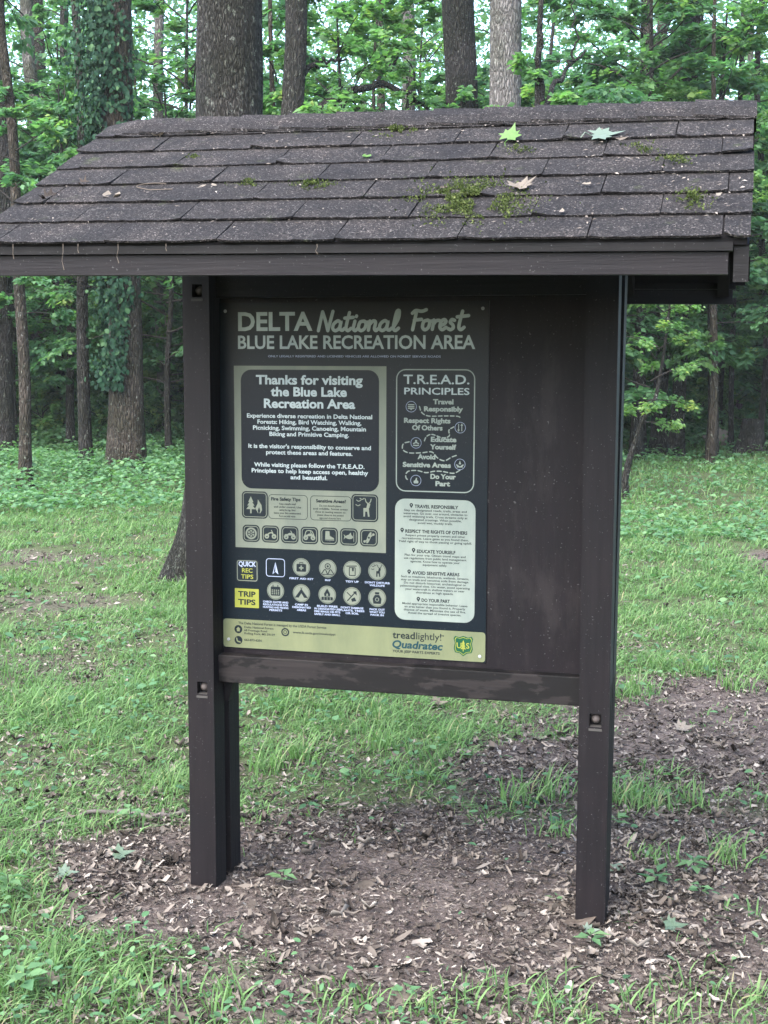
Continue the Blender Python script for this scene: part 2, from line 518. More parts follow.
roof = MB()
for rear in (False, True):
    n = 14
    for k in range(n):
        xa, xb = RXL + .012 + (RXR - RXL - .024)*k/n, RXL + .012 + (RXR - RXL - .024)*(k+1)/n
        P = [RP(xa, .012, -.018, rear), RP(xb, .012, -.018, rear), RP(xb, LS, -.018, rear), RP(xa, LS, -.018, rear),
             RP(xa, .012, -.002, rear), RP(xb, .012, -.002, rear), RP(xb, LS, -.002, rear), RP(xa, LS, -.002, rear)]
        roof.hexa(P, M['felt'])
deck = roof.build('roof_deck', kiosk)


def tabs(rear):
    mb = MB(); r = random.Random(5 + rear); ex = .1405; tw = .305
    for c in range(7):
        s0 = c*ex - (0 if c == 0 else .002)
        off = (c % 2)*.5 + r.uniform(-.06, .06)
        k = -1
        while True:
            xa = RXL + (k + off)*tw + .09; xb = xa + tw - r.uniform(.002, .0045); k += 1
            if xa > RXR: break
            jr = r.uniform(-.006, .004)
            if xb < RXL + .02: continue
            xa = max(xa, RXL + r.uniform(-.004, .004)); xb = min(xb, RXR + r.uniform(-.005, .003))
            if xb - xa < .02: continue
            n = max(2, int((xb - xa)/.02)); lift = [r.uniform(.0, .0015)]
            base = r.uniform(.0075, .0115); cl = r.uniform(0, .004) if r.random() < .6 else r.uniform(.003, .010); cr = r.uniform(0, .005)
            top, bot, up, bk = [], [], [], []
            sw = r.uniform(-.004, .004)
            for j in range(n + 1):
                u = j/n; x = xa + (xb - xa)*u
                h = base + cl*max(0, 1 - u*4)**2 + cr*max(0, u*4 - 3)**2 + r.uniform(-.0008, .0008)
                if c == 4 and x > RXR - .06: h += .006
                s = s0 + sw*(u - .5) + r.uniform(-.0022, .0022) + (jr if u < .5 else 0)*.3
                top.append(RP(x, s, h, rear)); bot.append(RP(x, s + .001, h - .0055, rear))
                up.append(RP(x, s0 + ex*.55, base*.75, rear)); bk.append(RP(x, min(s0 + ex + .03, LS), .0015, rear))
            V = top + bot + up + bk; F = []; L = n + 1
            for j in range(n):
                F += [[L + j, L + j + 1, j + 1, j], [j, j + 1, 2*L + j + 1, 2*L + j], [2*L + j, 2*L + j + 1, 3*L + j + 1, 3*L + j]]
            F += [[L, 0, 2*L], [L, 2*L, 3*L], [n, L + n, 2*L + n], [2*L + n, L + n, 3*L + n]]
            mb.add(V, F, M['shingle'])
    return mb


tabs(False).build('shingle_course', kiosk); tabs(True).build('shingle_course', kiosk)
# ridge caps: each piece folded over the ridge, lapping the next
mb = MB(); r = random.Random(11); x = RXL - .002; k = 0
while x < RXR - .02:
    w = min(.152, RXR - x); xb = min(x + w*1.35, RXR + r.uniform(-.003, .004))
    droop = .022 if x < RXL + .1 else 0
    hs = []
    for xe, dh in ((x, .018), (x + (xb - x)/2, .014), (xb, .009)):
        row = []
        for (rear, s) in ((False, LS - .128 + r.uniform(-.004, .004)), (False, LS - .07), (False, LS - .012), (True, LS - .012), (True, LS - .07), (True, LS - .128)):
            p = RP(xe, s, dh + .008 - (.006 if s < LS - .1 else 0), rear); row.append((p[0], p[1], p[2] - droop*(1 if xe == x else 0)))
        hs.append(row)
    V = [p for row in hs for p in row] + [(p[0], p[1], p[2] - .007) for row in hs for p in row]; F = []
    for a in range(2):
        for j in range(5): F.append([a*6 + j, a*6 + j + 1, a*6 + 7 + j, a*6 + 6 + j])
    for j in range(5): F += [[18 + j, 18 + j + 1, j + 1, j], [12 + j, 13 + j, 31 + j, 30 + j]]
    for a in range(2): F += [[a*6, a*6 + 6, 24 + a*6, 18 + a*6], [a*6 + 5, a*6 + 11, 29 + a*6, 23 + a*6]]
    mb.add(V, F, M['shingle']); x += w; k += 1
mb.build('ridge_cap', kiosk)

# eave boards
def eave(rear, zlo, zhi, yin, yout, x0, x1, mat, name):
    mb = MB(); n = 10
    Y = lambda y: 2*YM - y if rear else y
    for k in range(n):
        xa, xb = x0 + (x1 - x0)*k/n, x0 + (x1 - x0)*(k+1)/n
        ya, yb = sorted((Y(yin), Y(yout)))
        mb.hexa([(xa, ya, zlo + zt(xa)), (xb, ya, zlo + zt(xb)), (xb, yb, zlo + zt(xb)), (xa, yb, zlo + zt(xa)),
                 (xa, ya, zhi + zt(xa)), (xb, ya, zhi + zt(xb)), (xb, yb, zhi + zt(xb)), (xa, yb, zhi + zt(xa))], mat)
    return mb.build(name, kiosk)


for rear in (False, True):
    eave(rear, ZF, ZE - .026, -A_ + .024, -A_ + .062, RXL + .05, .5504, M['fascia'], 'fascia')
    eave(rear, ZE - .024, ZE - .004, -A_ + .012, -A_ + .055, RXL + .03, .560, M['trim'], 'drip_edge')
# barge boards along both verges
for (xa, xb, dpt, y_off) in ((.562, .596, .085, .03), (RXL + .012, RXL + .046, .085, .03)):
    for rear in (False, True):
        mb = MB()
        Y = lambda y: 2*YM - y if rear else y
        y0 = -A_ + y_off + (.17 if rear else 0)
        z_at = lambda y: ZE + (y + A_)*math.tan(SLOPE) - .024
        P = []
        for y, zl, zh in ((y0, z_at(y0) - dpt, z_at(y0)), (YM - .001, z_at(YM) - dpt*1.15, z_at(YM))):
            for x in (xa, xb): P += [(x, Y(y), zl + zt(x)), (x, Y(y), zh + zt(x))]
        # order: x a lo, a hi, b lo, b hi at y0 then at ridge
        mb.hexa([P[0], P[2], P[6], P[4], P[1], P[3], P[7], P[5]], M['trim'])
        mb.build('barge_board', kiosk)
# rafters and a tie board at each post
for x in (XL + .02, XR - .06, RXL + .07, .50):
    mb = MB()
    for rear in (False, True):
        P = []
        for s, d0 in ((.05, 0), (LS - .01, 0)):
            for xx_ in (x, x + .038): P += [RP(xx_, s, -.085, rear), RP(xx_, s, -.0195, rear)]
        mb.hexa([P[0], P[2], P[6], P[4], P[1], P[3], P[7], P[5]], M['soffit'])
    mb.build('rafter', kiosk)
mb = MB(); mb.box((RXL + .11, .09, 2.03), (.499, .128, 2.10), M['soffit']); mb.build('tie_beam', kiosk)

# ------------------------------------------------------------------ the printed sign
SX, SZ, SY = -1.0048, 1.8704, .0835      # u=0, v=0 and the front of the sign sheet


class Sign:
    """flat artwork on the sign: u to the right and v down, in metres; layer lifts by 0.4 mm"""
    def __init__(s): s.mb = MB()
    def P(s, u, v, l): return (SX + u, SY - .0005*l, SZ - v)
    def poly(s, pts, mat, l): s.mb.add([s.P(u, v, l) for u, v in pts], [list(range(len(pts)))], M[mat])
    def rect(s, u0, v0, u1, v1, mat, l): s.poly([(u0, v0), (u1, v0), (u1, v1), (u0, v1)], mat, l)
    def rr_pts(s, u0, v0, u1, v1, r, n=6):
        out = []
        for cx, cy, a0 in ((u0 + r, v0 + r, pi), (u1 - r, v0 + r, 1.5*pi), (u1 - r, v1 - r, 0), (u0 + r, v1 - r, .5*pi)):
            for i in range(n + 1): out.append((cx + r*cos(a0 + i*pi/2/n), cy + r*sin(a0 + i*pi/2/n)))
        return out
    def rrect(s, u0, v0, u1, v1, r, mat, l): s.poly(s.rr_pts(u0, v0, u1, v1, r), mat, l)
    def rline(s, u0, v0, u1, v1, r, w, mat, l):
        a = s.rr_pts(u0, v0, u1, v1, r); b_ = s.rr_pts(u0 + w, v0 + w, u1 - w, v1 - w, max(r - w, .001)); n = len(a)
        s.mb.add([s.P(u, v, l) for u, v in a + b_], [[i, (i+1) % n, n + (i+1) % n, n + i] for i in range(n)], M[mat])
    def disc(s, u, v, r, mat, l, n=24): s.poly([(u + r*cos(i*2*pi/n), v + r*sin(i*2*pi/n)) for i in range(n)], mat, l)
    def ring(s, u, v, r, w, mat, l, n=24):
        a = [(u + r*cos(i*2*pi/n), v + r*sin(i*2*pi/n)) for i in range(n)]; b_ = [(u + (r-w)*cos(i*2*pi/n), v + (r-w)*sin(i*2*pi/n)) for i in range(n)]
        s.mb.add([s.P(*p, l) for p in a + b_], [[i, (i+1) % n, n + (i+1) % n, n + i] for i in range(n)], M[mat])
    def stroke(s, pts, w, mat, l, smooth=True, closed=False):
        """a pen stroke of even width; it rises by a hair along its way so that it may cross itself"""
        P = np.array(pts, float)
        if smooth and len(P) > 2:
            Q = np.vstack([2*P[0]-P[1], P, 2*P[-1]-P[-2]]); out = []
            for i in range(1, len(Q) - 2):
                for tt in np.linspace(0, 1, 7)[:-1]:
                    a, b_, c_, d_ = Q[i-1], Q[i], Q[i+1], Q[i+2]
                    out.append(.5*((2*b_) + (c_-a)*tt + (2*a-5*b_+4*c_-d_)*tt**2 + (3*b_-a-3*c_+d_)*tt**3))
            P = np.array(out + [P[-1]])
        T = np.gradient(P, axis=0); T /= np.linalg.norm(T, axis=1)[:, None] + 1e-12
        Nn = np.stack([-T[:, 1], T[:, 0]], 1)
        # round ends
        for end, sg in ((0, -1), (-1, 1)):
            pass
        a0 = [P[0] + w/2*(cos(q)*Nn[0] - sin(q)*T[0]) for q in np.linspace(pi, 0, 6)]
        a1 = [P[-1] + w/2*(cos(q)*Nn[-1] + sin(q)*T[-1]) for q in np.linspace(0, pi, 6)]
        L = [p + n_*w/2 for p, n_ in zip(P, Nn)]; R_ = [p - n_*w/2 for p, n_ in zip(P, Nn)]
        n = len(P); V = []
        for i in range(n):
            dl = l + .15*i/max(n, 1)
            V += [s.P(*L[i], dl), s.P(*R_[i], dl)]
        s.mb.add(V, [[2*i, 2*i+1, 2*i+3, 2*i+2] for i in range(n-1)], M[mat])
        s.poly(a0, mat, l - .02); s.poly(a1, mat, l + .17)
    def text(s, body, u, v, size, mat, l, align='CENTER', bold=0.0, width=None, shear=0.0):
        """v is the base line; size the cap height"""
        V, F, wd = glyphs(body, bold, align)
        if not len(V): return
        k = size/.73; kx = k if width is None else width/wd
        s.mb.add([s.P(u + x*kx + y*k*shear, v - y*k, l) for x, y in V], F, M[mat])
    def build(s, name, parent): return s.mb.build(name, parent)


_gc = {}


def glyphs(body, bold, align):
    bold += .010
    key = (body, bold, align)
    if key in _gc: return _gc[key]
    cu = bpy.data.curves.new('lettering', 'FONT'); cu.body = body; cu.size = 1; cu.resolution_u = 3
    cu.align_x = align; cu.offset = bold; cu.space_line = 1.0
    o = bpy.data.objects.new('lettering', cu); COL.objects.link(o)
    dg = bpy.context.evaluated_depsgraph_get(); me = bpy.data.meshes.new_from_object(o.evaluated_get(dg))
    V = [(v.co.x, v.co.y) for v in me.vertices]; F = [list(p.vertices) for p in me.polygons]
    bpy.data.objects.remove(o); bpy.data.curves.remove(cu); bpy.data.meshes.remove(me)
    xs_ = [p[0] for p in V]
    _gc[key] = (V, F, (max(xs_) - min(xs_)) if xs_ else 1)
    return _gc[key]


mb = MB()
mb.box((SX - .010, SY, SZ - 1.087), (SX + .8560, .0882, SZ + .020), M['navy'])
sign = mb.build('sign_panel', kiosk)

# title ------------------------------------------------------------------
s = Sign()
s.text('DELTA', .049, .066, .058, 'grey', 2, 'LEFT', .018, .246)
s.text('BLUE LAKE RECREATION AREA', .049, .123, .042, 'grey', 2, 'LEFT', .012, .762)
s.text('ONLY LEGALLY REGISTERED AND LICENSED VEHICLES ARE ALLOWED ON FOREST SERVICE ROADS', .430, .150, .0065, 'lav', 2, 'CENTER', 0, .555)
# brush script "National Forest": pen strokes in units of cap height
def pen(strokes, u, v, k, slant=.18, w=.0105):
    for st in strokes:
        s.stroke([(u + (x*1.06 + y*slant)*k, v - y*k) for x, y in st], w, 'grey', 2)
def bowl(x): return [(x+.40, .42), (x+.25, .52), (x+.06, .36), (x+.04, .12), (x+.20, .0), (x+.38, .14), (x+.42, .48), (x+.42, .12), (x+.55, .02), (x+.66, .12)]
K = .058
pen([[(.0, .0), (.03, .5), (.06, 1.0)], [(.06, 1.0), (.3, .5), (.5, .0)], [(.5, .0), (.55, .5), (.6, 1.02)]], .318, .068, K)
pen([bowl(.70)], .318, .068, K)
pen([[(1.48, .95), (1.44, .5), (1.44, .12), (1.56, .0), (1.70, .12)], [(1.28, .66), (1.72, .70)]], .318, .068, K)
pen([[(1.84, .5), (1.82, .12), (1.93, .0), (2.04, .10)], [(1.87, .74), (1.88, .77)]], .318, .068, K)
pen([[(2.30, .50), (2.12, .44), (2.08, .16), (2.22, .0), (2.40, .10), (2.44, .36), (2.32, .5), (2.42, .44), (2.56, .44)]], .318, .068, K)
pen([[(2.62, .5), (2.62, .02)], [(2.62, .30), (2.78, .50), (2.92, .44), (2.92, .10), (3.02, .0), (3.12, .10)]], .318, .068, K)
pen([bowl(3.14)], .318, .068, K)
pen([[(3.86, .1), (4.06, .62), (4.04, 1.02), (3.92, .96), (3.88, .4), (3.90, .10), (4.02, .0), (4.16, .12)]], .318, .068, K)
pen([[(.10, .0), (.12, .5), (.14, .95)], [(-.06, .86), (.1, 1.0), (.4, .96), (.62, 1.04)], [(.10, .5), (.46, .54)]], .613, .066, K)
pen([[(.78, .50), (.60, .42), (.58, .14), (.72, .0), (.88, .12), (.90, .40), (.78, .5), (.92, .44), (1.06, .46)]], .613, .066, K)
pen([[(1.10, .5), (1.10, .02)], [(1.10, .26), (1.22, .46), (1.38, .48)]], .613, .066, K)
pen([[(1.46, .22), (1.64, .28), (1.72, .42), (1.62, .52), (1.48, .42), (1.46, .14), (1.60, .0), (1.78, .12)]], .613, .066, K)
pen([[(2.14, .48), (2.00, .52), (1.94, .38), (2.08, .26), (2.14, .10), (2.02, .0), (1.88, .06)]], .613, .066, K)
pen([[(2.46, .95), (2.42, .5), (2.42, .12), (2.54, .0), (2.68, .12)], [(2.24, .66), (2.80, .72)]], .613, .066, K)
s.build('title_lettering', sign)

# welcome card -------------------------------------------------------------
s = Sign()
s.rect(.037, .177, .537, .757, 'cream', 1)
s.rrect(.060, .189, .514, .566, .035, 'navy2', 2)
for body, v, h, w in (('Thanks for visiting', .234, .029, .350), ('the Blue Lake', .271, .029, .250), ('Recreation Area', .308, .029, .300)):
    s.text(body, .286, v, h, 'white', 3, 'CENTER', .022, w)
for body, v, w in (('Experience diverse recreation in Delta National', .340, .412), ('Forests: Hiking, Bird Watching, Walking,', .359, .342),
                   ('Picnicking, Swimming, Canoeing, Mountain', .378, .372), ('Biking and Primitive Camping.', .397, .262),
                   ("It is the visitor's responsibility to conserve and", .436, .404), ('protect these areas and features.', .455, .285),
                   ('While visiting please follow the T.R.E.A.D.', .495, .365), ('Principles to help keep access open, healthy', .514, .385),
                   ('and beautiful.', .533, .122)):
    s.text(body, .286, v, .0135, 'white', 3, 'CENTER', .016, w)
s.rline(.150, .583, .281, .661, .012, .0016, 'navy2', 2); s.rline(.290, .583, .425, .661, .012, .0016, 'navy2', 2)
s.text('Fire Safety Tips', .208, .602, .0105, 'ink', 3, 'CENTER', .02, .098)
s.text('Sensitive Areas?', .358, .604, .0105, 'ink', 3, 'CENTER', .02, .098)
for i, (a, bt) in enumerate((('Keep a campfire small', 'Do not disturb plants'), ('and under control. Use', 'and wildlife. Some areas'), ('existing fire rings. Never', 'close in nesting season so'), ('leave your fire unattended.', 'please observe the posted'), ('Put it out with water.', 'signs and closures here.'))):
    s.text(a, .214, .615 + i*.0098, .0060, 'ink', 3, 'CENTER', 0, .055 + .018*((i*2) % 4))
    s.text(bt, .356, .617 + i*.0098, .0060, 'ink', 3, 'CENTER', 0, .072 + .014*((i*3) % 4))
s.build('welcome_card', sign)


def square_icon(u0, v0, u1, v1, draw):
    s_ = Sign(); s_.rrect(u0, v0, u1, v1, .014, 'ink', 2.2); s_.rline(u0 + .004, v0 + .004, u1 - .004, v1 - .004, .011, .0022, 'cream', 3)
    draw(s_, (u0 + u1)/2, (v0 + v1)/2, (u1 - u0)/2); s_.build('icon', sign)


def d_tree_fire(s, u, v, r):
    for k in range(3): s.poly([(u - r*.30, v - r*.62 + k*r*.26), (u - r*.30 - r*(.20 + .08*k), v - r*.20 + k*r*.26), (u - r*.30 + r*(.20 + .08*k), v - r*.20 + k*r*.26)], 'cream', 3 + .1*k)
    s.rect(u - r*.36, v + r*.30, u - r*.24, v + r*.62, 'cream', 3.4)
    s.poly([(u + r*.25, v + r*.6), (u + r*.04, v + r*.25), (u + r*.22, v - r*.1), (u + r*.24, v - r*.42), (u + r*.52, v), (u + r*.56, v + r*.36), (u + r*.42, v + r*.6)], 'cream', 3.5)
    s.poly([(u + r*.28, v + r*.6), (u + r*.22, v + r*.4), (u + r*.34, v + r*.14), (u + r*.42, v + r*.42), (u + r*.36, v + r*.6)], 'ink', 3.7)
def d_deer(s, u, v, r):
    c = 'cream' if r > .03 else 'ink'
    s.poly([(u - r*.10, v + .0), (u + r*.30, v - r*.02), (u + r*.36, v + r*.62), (u + r*.24, v + r*.62), (u + r*.18, v + r*.26), (u + r*.04, v + r*.26), (u + r*.02, v + r*.62), (u - r*.10, v + r*.62)], c, 3)
    s.poly([(u + r*.12, v), (u + r*.20, v - r*.34), (u + r*.42, v - r*.30), (u + r*.34, v)], c, 3.2)
    for q in (-1, 1): s.stroke([(u + r*.26, v - r*.3), (u + r*(.26 + .16*q), v - r*.46), (u + r*(.26 + .22*q), v - r*.66)], r*.07, c, 3.3)
    for (a, b_) in ((-.45, -.48), (-.2, -.62), (-.5, -.15)): s.stroke([(u + r*(a - .16), v + r*(b_ - .08)), (u + r*a, v + r*b_), (u + r*(a + .16), v + r*(b_ - .08))], r*.06, c, 3.3)
def d_wheel(s, u, v, r):
    s.disc(u, v, r*.66, 'cream', 3); s.ring(u, v, r*.46, r*.08, 'ink', 3.4)
    for k in range(6): s.stroke([(u + r*.1*cos(k*pi/3), v + r*.1*sin(k*pi/3)), (u + r*.36*cos(k*pi/3), v + r*.36*sin(k*pi/3))], r*.09, 'ink', 3.5)
def d_bike(s, u, v, r):
    for q in (-.42, .42): s.disc(u + r*q, v + r*.25, r*.27, 'cream', 3 + q*.1); s.disc(u + r*q, v + r*.25, r*.1, 'ink', 3.4)
    s.stroke([(u - r*.45, v + r*.2), (u - r*.1, v - r*.1), (u + r*.2, v - r*.12), (u + r*.45, v + r*.2)], r*.14, 'cream', 3.5)
    s.stroke([(u + r*.12, v - r*.42), (u + r*.3, v - r*.1)], r*.09, 'cream', 3.6)
def d_quad(s, u, v, r):
    d_bike(s, u, v, r); s.poly([(u - r*.6, v - r*.05), (u + r*.5, v - r*.15), (u + r*.6, v + r*.05), (u - r*.5, v + r*.1)], 'cream', 3.8)
def d_buggy(s, u, v, r):
    d_quad(s, u, v, r); s.stroke([(u - r*.5, v - r*.05), (u - r*.3, v - r*.5), (u + r*.25, v - r*.5), (u + r*.5, v - r*.1)], r*.1, 'cream', 3.9)
def d_boot(s, u, v, r):
    s.poly([(u - r*.4, v - r*.55), (u + r*.05, v - r*.55), (u + r*.08, v - r*.05), (u + r*.55, v + r*.2), (u + r*.58, v + r*.45), (u - r*.45, v + r*.45)], 'cream', 3)
    s.rect(u - r*.45, v + r*.34, u + r*.58, v + r*.38, 'ink', 3.3)
def d_fish(s, u, v, r):
    s.poly([(u + r*.05 + r*.42*cos(a), v + r*.24*sin(a)) for a in np.linspace(0, 2*pi, 18)[:-1]], 'cream', 3)
    s.poly([(u - r*.25, v), (u - r*.6, v - r*.28), (u - r*.5, v), (u - r*.6, v + r*.28)], 'cream', 3.2)
    s.poly([(u - r*.05, v - r*.2), (u + r*.2, v - r*.5), (u + r*.3, v - r*.16)], 'cream', 3.3); s.rect(u + r*.52, v - r*.5, u + r*.58, v + r*.5, 'cream', 3.4)
def d_kayak(s, u, v, r):
    s.poly([(u + r*(.16*cos(a)*1 + .25*sin(a)), v - r*(.62*sin(a)) + r*.1*cos(a)) for a in np.linspace(0, 2*pi, 18)[:-1]], 'cream', 3)
    s.stroke([(u - r*.5, v + r*.45), (u + r*.5, v - r*.35)], r*.1, 'cream', 3.4); s.disc(u, v, r*.11, 'ink', 3.6)
    s.disc(u - r*.48, v + r*.42, r*.14, 'cream', 3.6); s.disc(u + r*.5, v - r*.36, r*.14, 'cream', 3.7)
square_icon(.060, .575, .148, .662, d_tree_fire); square_icon(.425, .574, .512, .661, d_deer)
for k, dr in enumerate((d_wheel, d_bike, d_quad, d_buggy, d_boot, d_fish, d_kayak)):
    uc = .091 + k*.0652; square_icon(uc - .029, .683, uc + .029, .738, dr)

# principles card --------------------------------------------------------
s = Sign()
s.rline(.568, .185, .815, .562, .030, .0035, 'mint', 1.5)
s.text('T.R.E.A.D.', .695, .230, .029, 'grey', 2, 'CENTER', .004, .206); s.text('PRINCIPLES', .695, .262, .021, 'grey', 2, 'CENTER', .006, .204)
for body, u, v, w in (('Travel', .717, .291, .064), ('Responsibly', .716, .313, .122), ('Respect Rights', .666, .349, .146), ('Of Others', .667, .371, .096),
                      ('Educate', .718, .406, .080), ('Yourself', .717, .429, .082), ('Avoid', .666, .460, .056), ('Sensitive Areas', .666, .485, .152),
                      ('Do Your', .717, .520, .080), ('Part', .716, .542, .046)):
    s.text(body, u, v, .0150, 'mint', 2, 'CENTER', .035, w)
def dash(pts, n):
    P = np.array(pts, float); Q = np.vstack([2*P[0]-P[1], P, 2*P[-1]-P[-2]]); out = []
    for i in range(1, len(Q)-2):
        for tt in np.linspace(0, 1, 12)[:-1]:
            a, b_, c_, d_ = Q[i-1], Q[i], Q[i+1], Q[i+2]
            out.append(.5*((2*b_) + (c_-a)*tt + (2*a-5*b_+4*c_-d_)*tt**2 + (3*b_-a-3*c_+d_)*tt**3))
    P = np.array(out); L = np.concatenate([[0], np.cumsum(np.linalg.norm(np.diff(P, axis=0), axis=1))]); tot = L[-1]
    for k in range(n):
        q = np.linspace(k*tot/n, (k + .62)*tot/n, 4)
        s.stroke(np.stack([np.interp(q, L, P[:, 0]), np.interp(q, L, P[:, 1])], 1), .0038, 'mint', 2, False)
dash([(.642, .299), (.650, .318), (.672, .328), (.720, .327), (.764, .328), (.771, .338)], 8)
dash([(.750, .360), (.735, .370), (.736, .388), (.715, .394), (.682, .384), (.664, .392), (.656, .412)], 8)
dash([(.610, .408), (.592, .414), (.590, .432), (.610, .442), (.650, .441), (.682, .438), (.700, .456), (.722, .464), (.745, .452), (.768, .444)], 11)
dash([(.770, .492), (.750, .502), (.715, .497), (.690, .497), (.664, .502), (.635, .496), (.606, .500), (.600, .518), (.612, .530)], 10)
for k, (u, v) in enumerate(((.616, .300), (.770, .362), (.632, .411), (.770, .474), (.632, .527))):
    s.ring(u, v, .017, .0012, 'lav', 2)
    if k == 0:
        s.poly([(u, v + .011), (u - .004, v + .007), (u + .004, v + .007)], 'mint', 2.4)
        for q in (-.006, 0, .005): s.stroke([(u - .009, v + q), (u + .009, v + q)], .0032, 'mint', 2.2, False)
    elif k == 1:
        for q in (-1, 1):
            s.stroke([(u + .005*q, v - .010), (u + .005*q, v + .010)], .0025, 'mint', 2.2, False)
            s.poly([(u + .005*q - .004, v - q*.006), (u + .005*q + .004, v - q*.006), (u + .005*q, v - q*.013)], 'mint', 2.5)
    elif k == 2:
        s.disc(u, v - .006, .0035, 'mint', 2.3); s.stroke([(u - .008, v + .002), (u, v - .001), (u + .008, v + .002)], .0035, 'mint', 2.4); s.stroke([(u - .008, v + .007), (u, v + .008), (u + .008, v + .007)], .0035, 'mint', 2.5)
    elif k == 3:
        s.poly([(u, v - .012), (u - .004, v), (u + .004, v)], 'mint', 2.3); s.stroke([(u - .010, v + .002), (u, v + .008), (u + .010, v + .002)], .004, 'mint', 2.5); s.stroke([(u - .008, v + .008), (u + .008, v + .008)], .003, 'mint', 2.8)
    else:
        s.rrect(u - .007, v, u + .008, v + .009, .003, 'mint', 2.3); s.poly([(u - .003, v + .001), (u + .001, v - .009), (u + .004, v - .007), (u + .003, v + .001)], 'mint', 2.5)
s.build('principles_card', sign)

# guideline card -----------------------------------------------------------
s = Sign()
s.rrect(.566, .584, .820, .965, .032, 'mint', 1)
def pin(u, v): s.disc(u, v - .006, .0055, 'ink', 2); s.poly([(u - .005, v - .004), (u + .005, v - .004), (u, v + .004)], 'ink', 2.3); s.disc(u, v - .006, .002, 'mint', 2.6)
for head, v, w, lines in (
    ('TRAVEL RESPONSIBLY', .612, .138, ['Stay on designated roads, trails, areas and', 'waterways. Go over, not around, obstacles to', 'avoid widening trails. Cross streams only at', 'designated crossings. When possible,', 'avoid wet, muddy trails.']),
    ('RESPECT THE RIGHTS OF OTHERS', .690, .196, ['Respect private property owners and other', 'recreationists. Leave gates as you found them.', 'Yield right of way to those passing or going uphill.']),
    ('EDUCATE YOURSELF', .752, .122, ['Plan for your trip. Obtain travel maps and', 'use regulations from public land management', 'agencies. Know how to operate your', 'equipment safely.']),
    ('AVOID SENSITIVE AREAS', .820, .150, ['Such as meadows, lakeshores, wetlands. Streams,', 'stay on trails and sensitive soils from damage.', 'Do not disturb historical, archeological or', 'paleontological sites. On water, avoid operating', 'your watercraft in shallow waters or near', 'shorelines at high speeds.']),
    ('DO YOUR PART', .905, .090, ['Model appropriate responsible behavior. Leave', 'an area better than you found it. Properly', 'dispose of waste. Minimize the use of fire.', 'Avoid the spread of invasive species.'])):
    s.text(head, .697, v, .0105, 'ink', 2, 'CENTER', .02, w); pin(.697 - w/2 - .010, v - .003)
    for k, ln in enumerate(lines): s.text(ln, .694, v + .0105 + k*.0098, .0068, 'ink', 2, 'CENTER', .004, min(.232, .0046*len(ln)))
s.build('guideline_card', sign)

# tips -----------------------------------------------------------------------
s = Sign(); s.rrect(.037, .796, .115, .868, .008, 'ink', 1); s.rline(.041, .799, .111, .866, .008, .0025, 'cream', 1.5)
s.text('QUICK', .076, .818, .016, 'lav', 2, 'CENTER', .02, .060); s.text('REC', .076, .838, .014, 'yellow', 2, 'CENTER', .01, .036); s.text('TIPS', .076, .858, .014, 'yellow', 2, 'CENTER', .01, .042)
s.build('tip_badge', sign)
s = Sign(); s.rect(.033, .891, .115, .953, 'yellow', 1); s.text('TRIP', .074, .917, .018, 'ink', 2, 'CENTER', .02, .060); s.text('TIPS', .074, .943, .018, 'ink', 2, 'CENTER', .02, .060); s.build('tip_badge', sign)


def round_icon(u, v, cap, draw, k=.029):
    s_ = Sign(); s_.disc(u, v, k, 'cream', 1); s_.ring(u, v, k - .002, .0012, 'ink', 1.5); draw(s_, u, v, k)
    for i, ln in enumerate(cap): s_.text(ln, u, v + k + .011 + i*.0088, .0062, 'lav', 1, 'CENTER', .02, min(.086, .0062*len(ln)))
    s_.build('icon', sign)


def i_aid(s, u, v, r): s.rrect(u - r*.55, v - r*.35, u + r*.55, v + r*.5, r*.1, 'ink', 2); s.rect(u - r*.08, v - r*.18, u + r*.08, v + r*.34, 'cream', 2.3); s.rect(u - r*.26, v, u + r*.26, v + r*.16, 'cream', 2.5); s.stroke([(u - r*.2, v - r*.35), (u - r*.2, v - r*.5), (u + r*.2, v - r*.5), (u + r*.2, v - r*.35)], r*.08, 'ink', 2.2, False)
def i_map(s, u, v, r):
    s.ring(u, v - r*.25, r*.34, r*.09, 'ink', 2); s.disc(u, v - r*.25, r*.12, 'ink', 2.3)
    s.stroke([(u - r*.7, v + r*.6), (u - r*.3, v + r*.1), (u, v + r*.6), (u + r*.3, v + r*.1), (u + r*.7, v + r*.6)], r*.1, 'ink', 2.5)
    s.stroke([(u - r*.6, v + r*.65), (u + r*.6, v + r*.65)], r*.08, 'ink', 2.8)
def i_bin(s, u, v, r): s.rline(u - r*.35, v - r*.3, u + r*.4, v + r*.65, r*.08, r*.09, 'ink', 2); s.stroke([(u - r*.6, v - r*.4), (u + r*.5, v - r*.45)], r*.1, 'ink', 2.3); s.stroke([(u + r*.1, v - r*.2), (u + r*.1, v + r*.05)], r*.2, 'ink', 2.4)
def i_cal(s, u, v, r):
    s.rrect(u - r*.55, v - r*.45, u + r*.55, v + r*.55, r*.1, 'ink', 2)
    for a in range(4):
        for b_ in range(3): s.rect(u - r*.44 + a*r*.24, v - r*.12 + b_*r*.2, u - r*.30 + a*r*.24, v + b_*r*.2, 'cream', 2.4)
    for q in (-.28, .28): s.stroke([(u + r*q, v - r*.62), (u + r*q, v - r*.34)], r*.1, 'ink', 2.6)
def i_tent(s, u, v, r): s.poly([(u, v - r*.5), (u + r*.75, v + r*.5), (u + r*.32, v + r*.5), (u, v), (u - r*.32, v + r*.5), (u - r*.75, v + r*.5)], 'ink', 2); s.stroke([(u - r*.1, v - r*.62), (u, v - r*.5), (u + r*.1, v - r*.62)], r*.06, 'ink', 2.3)
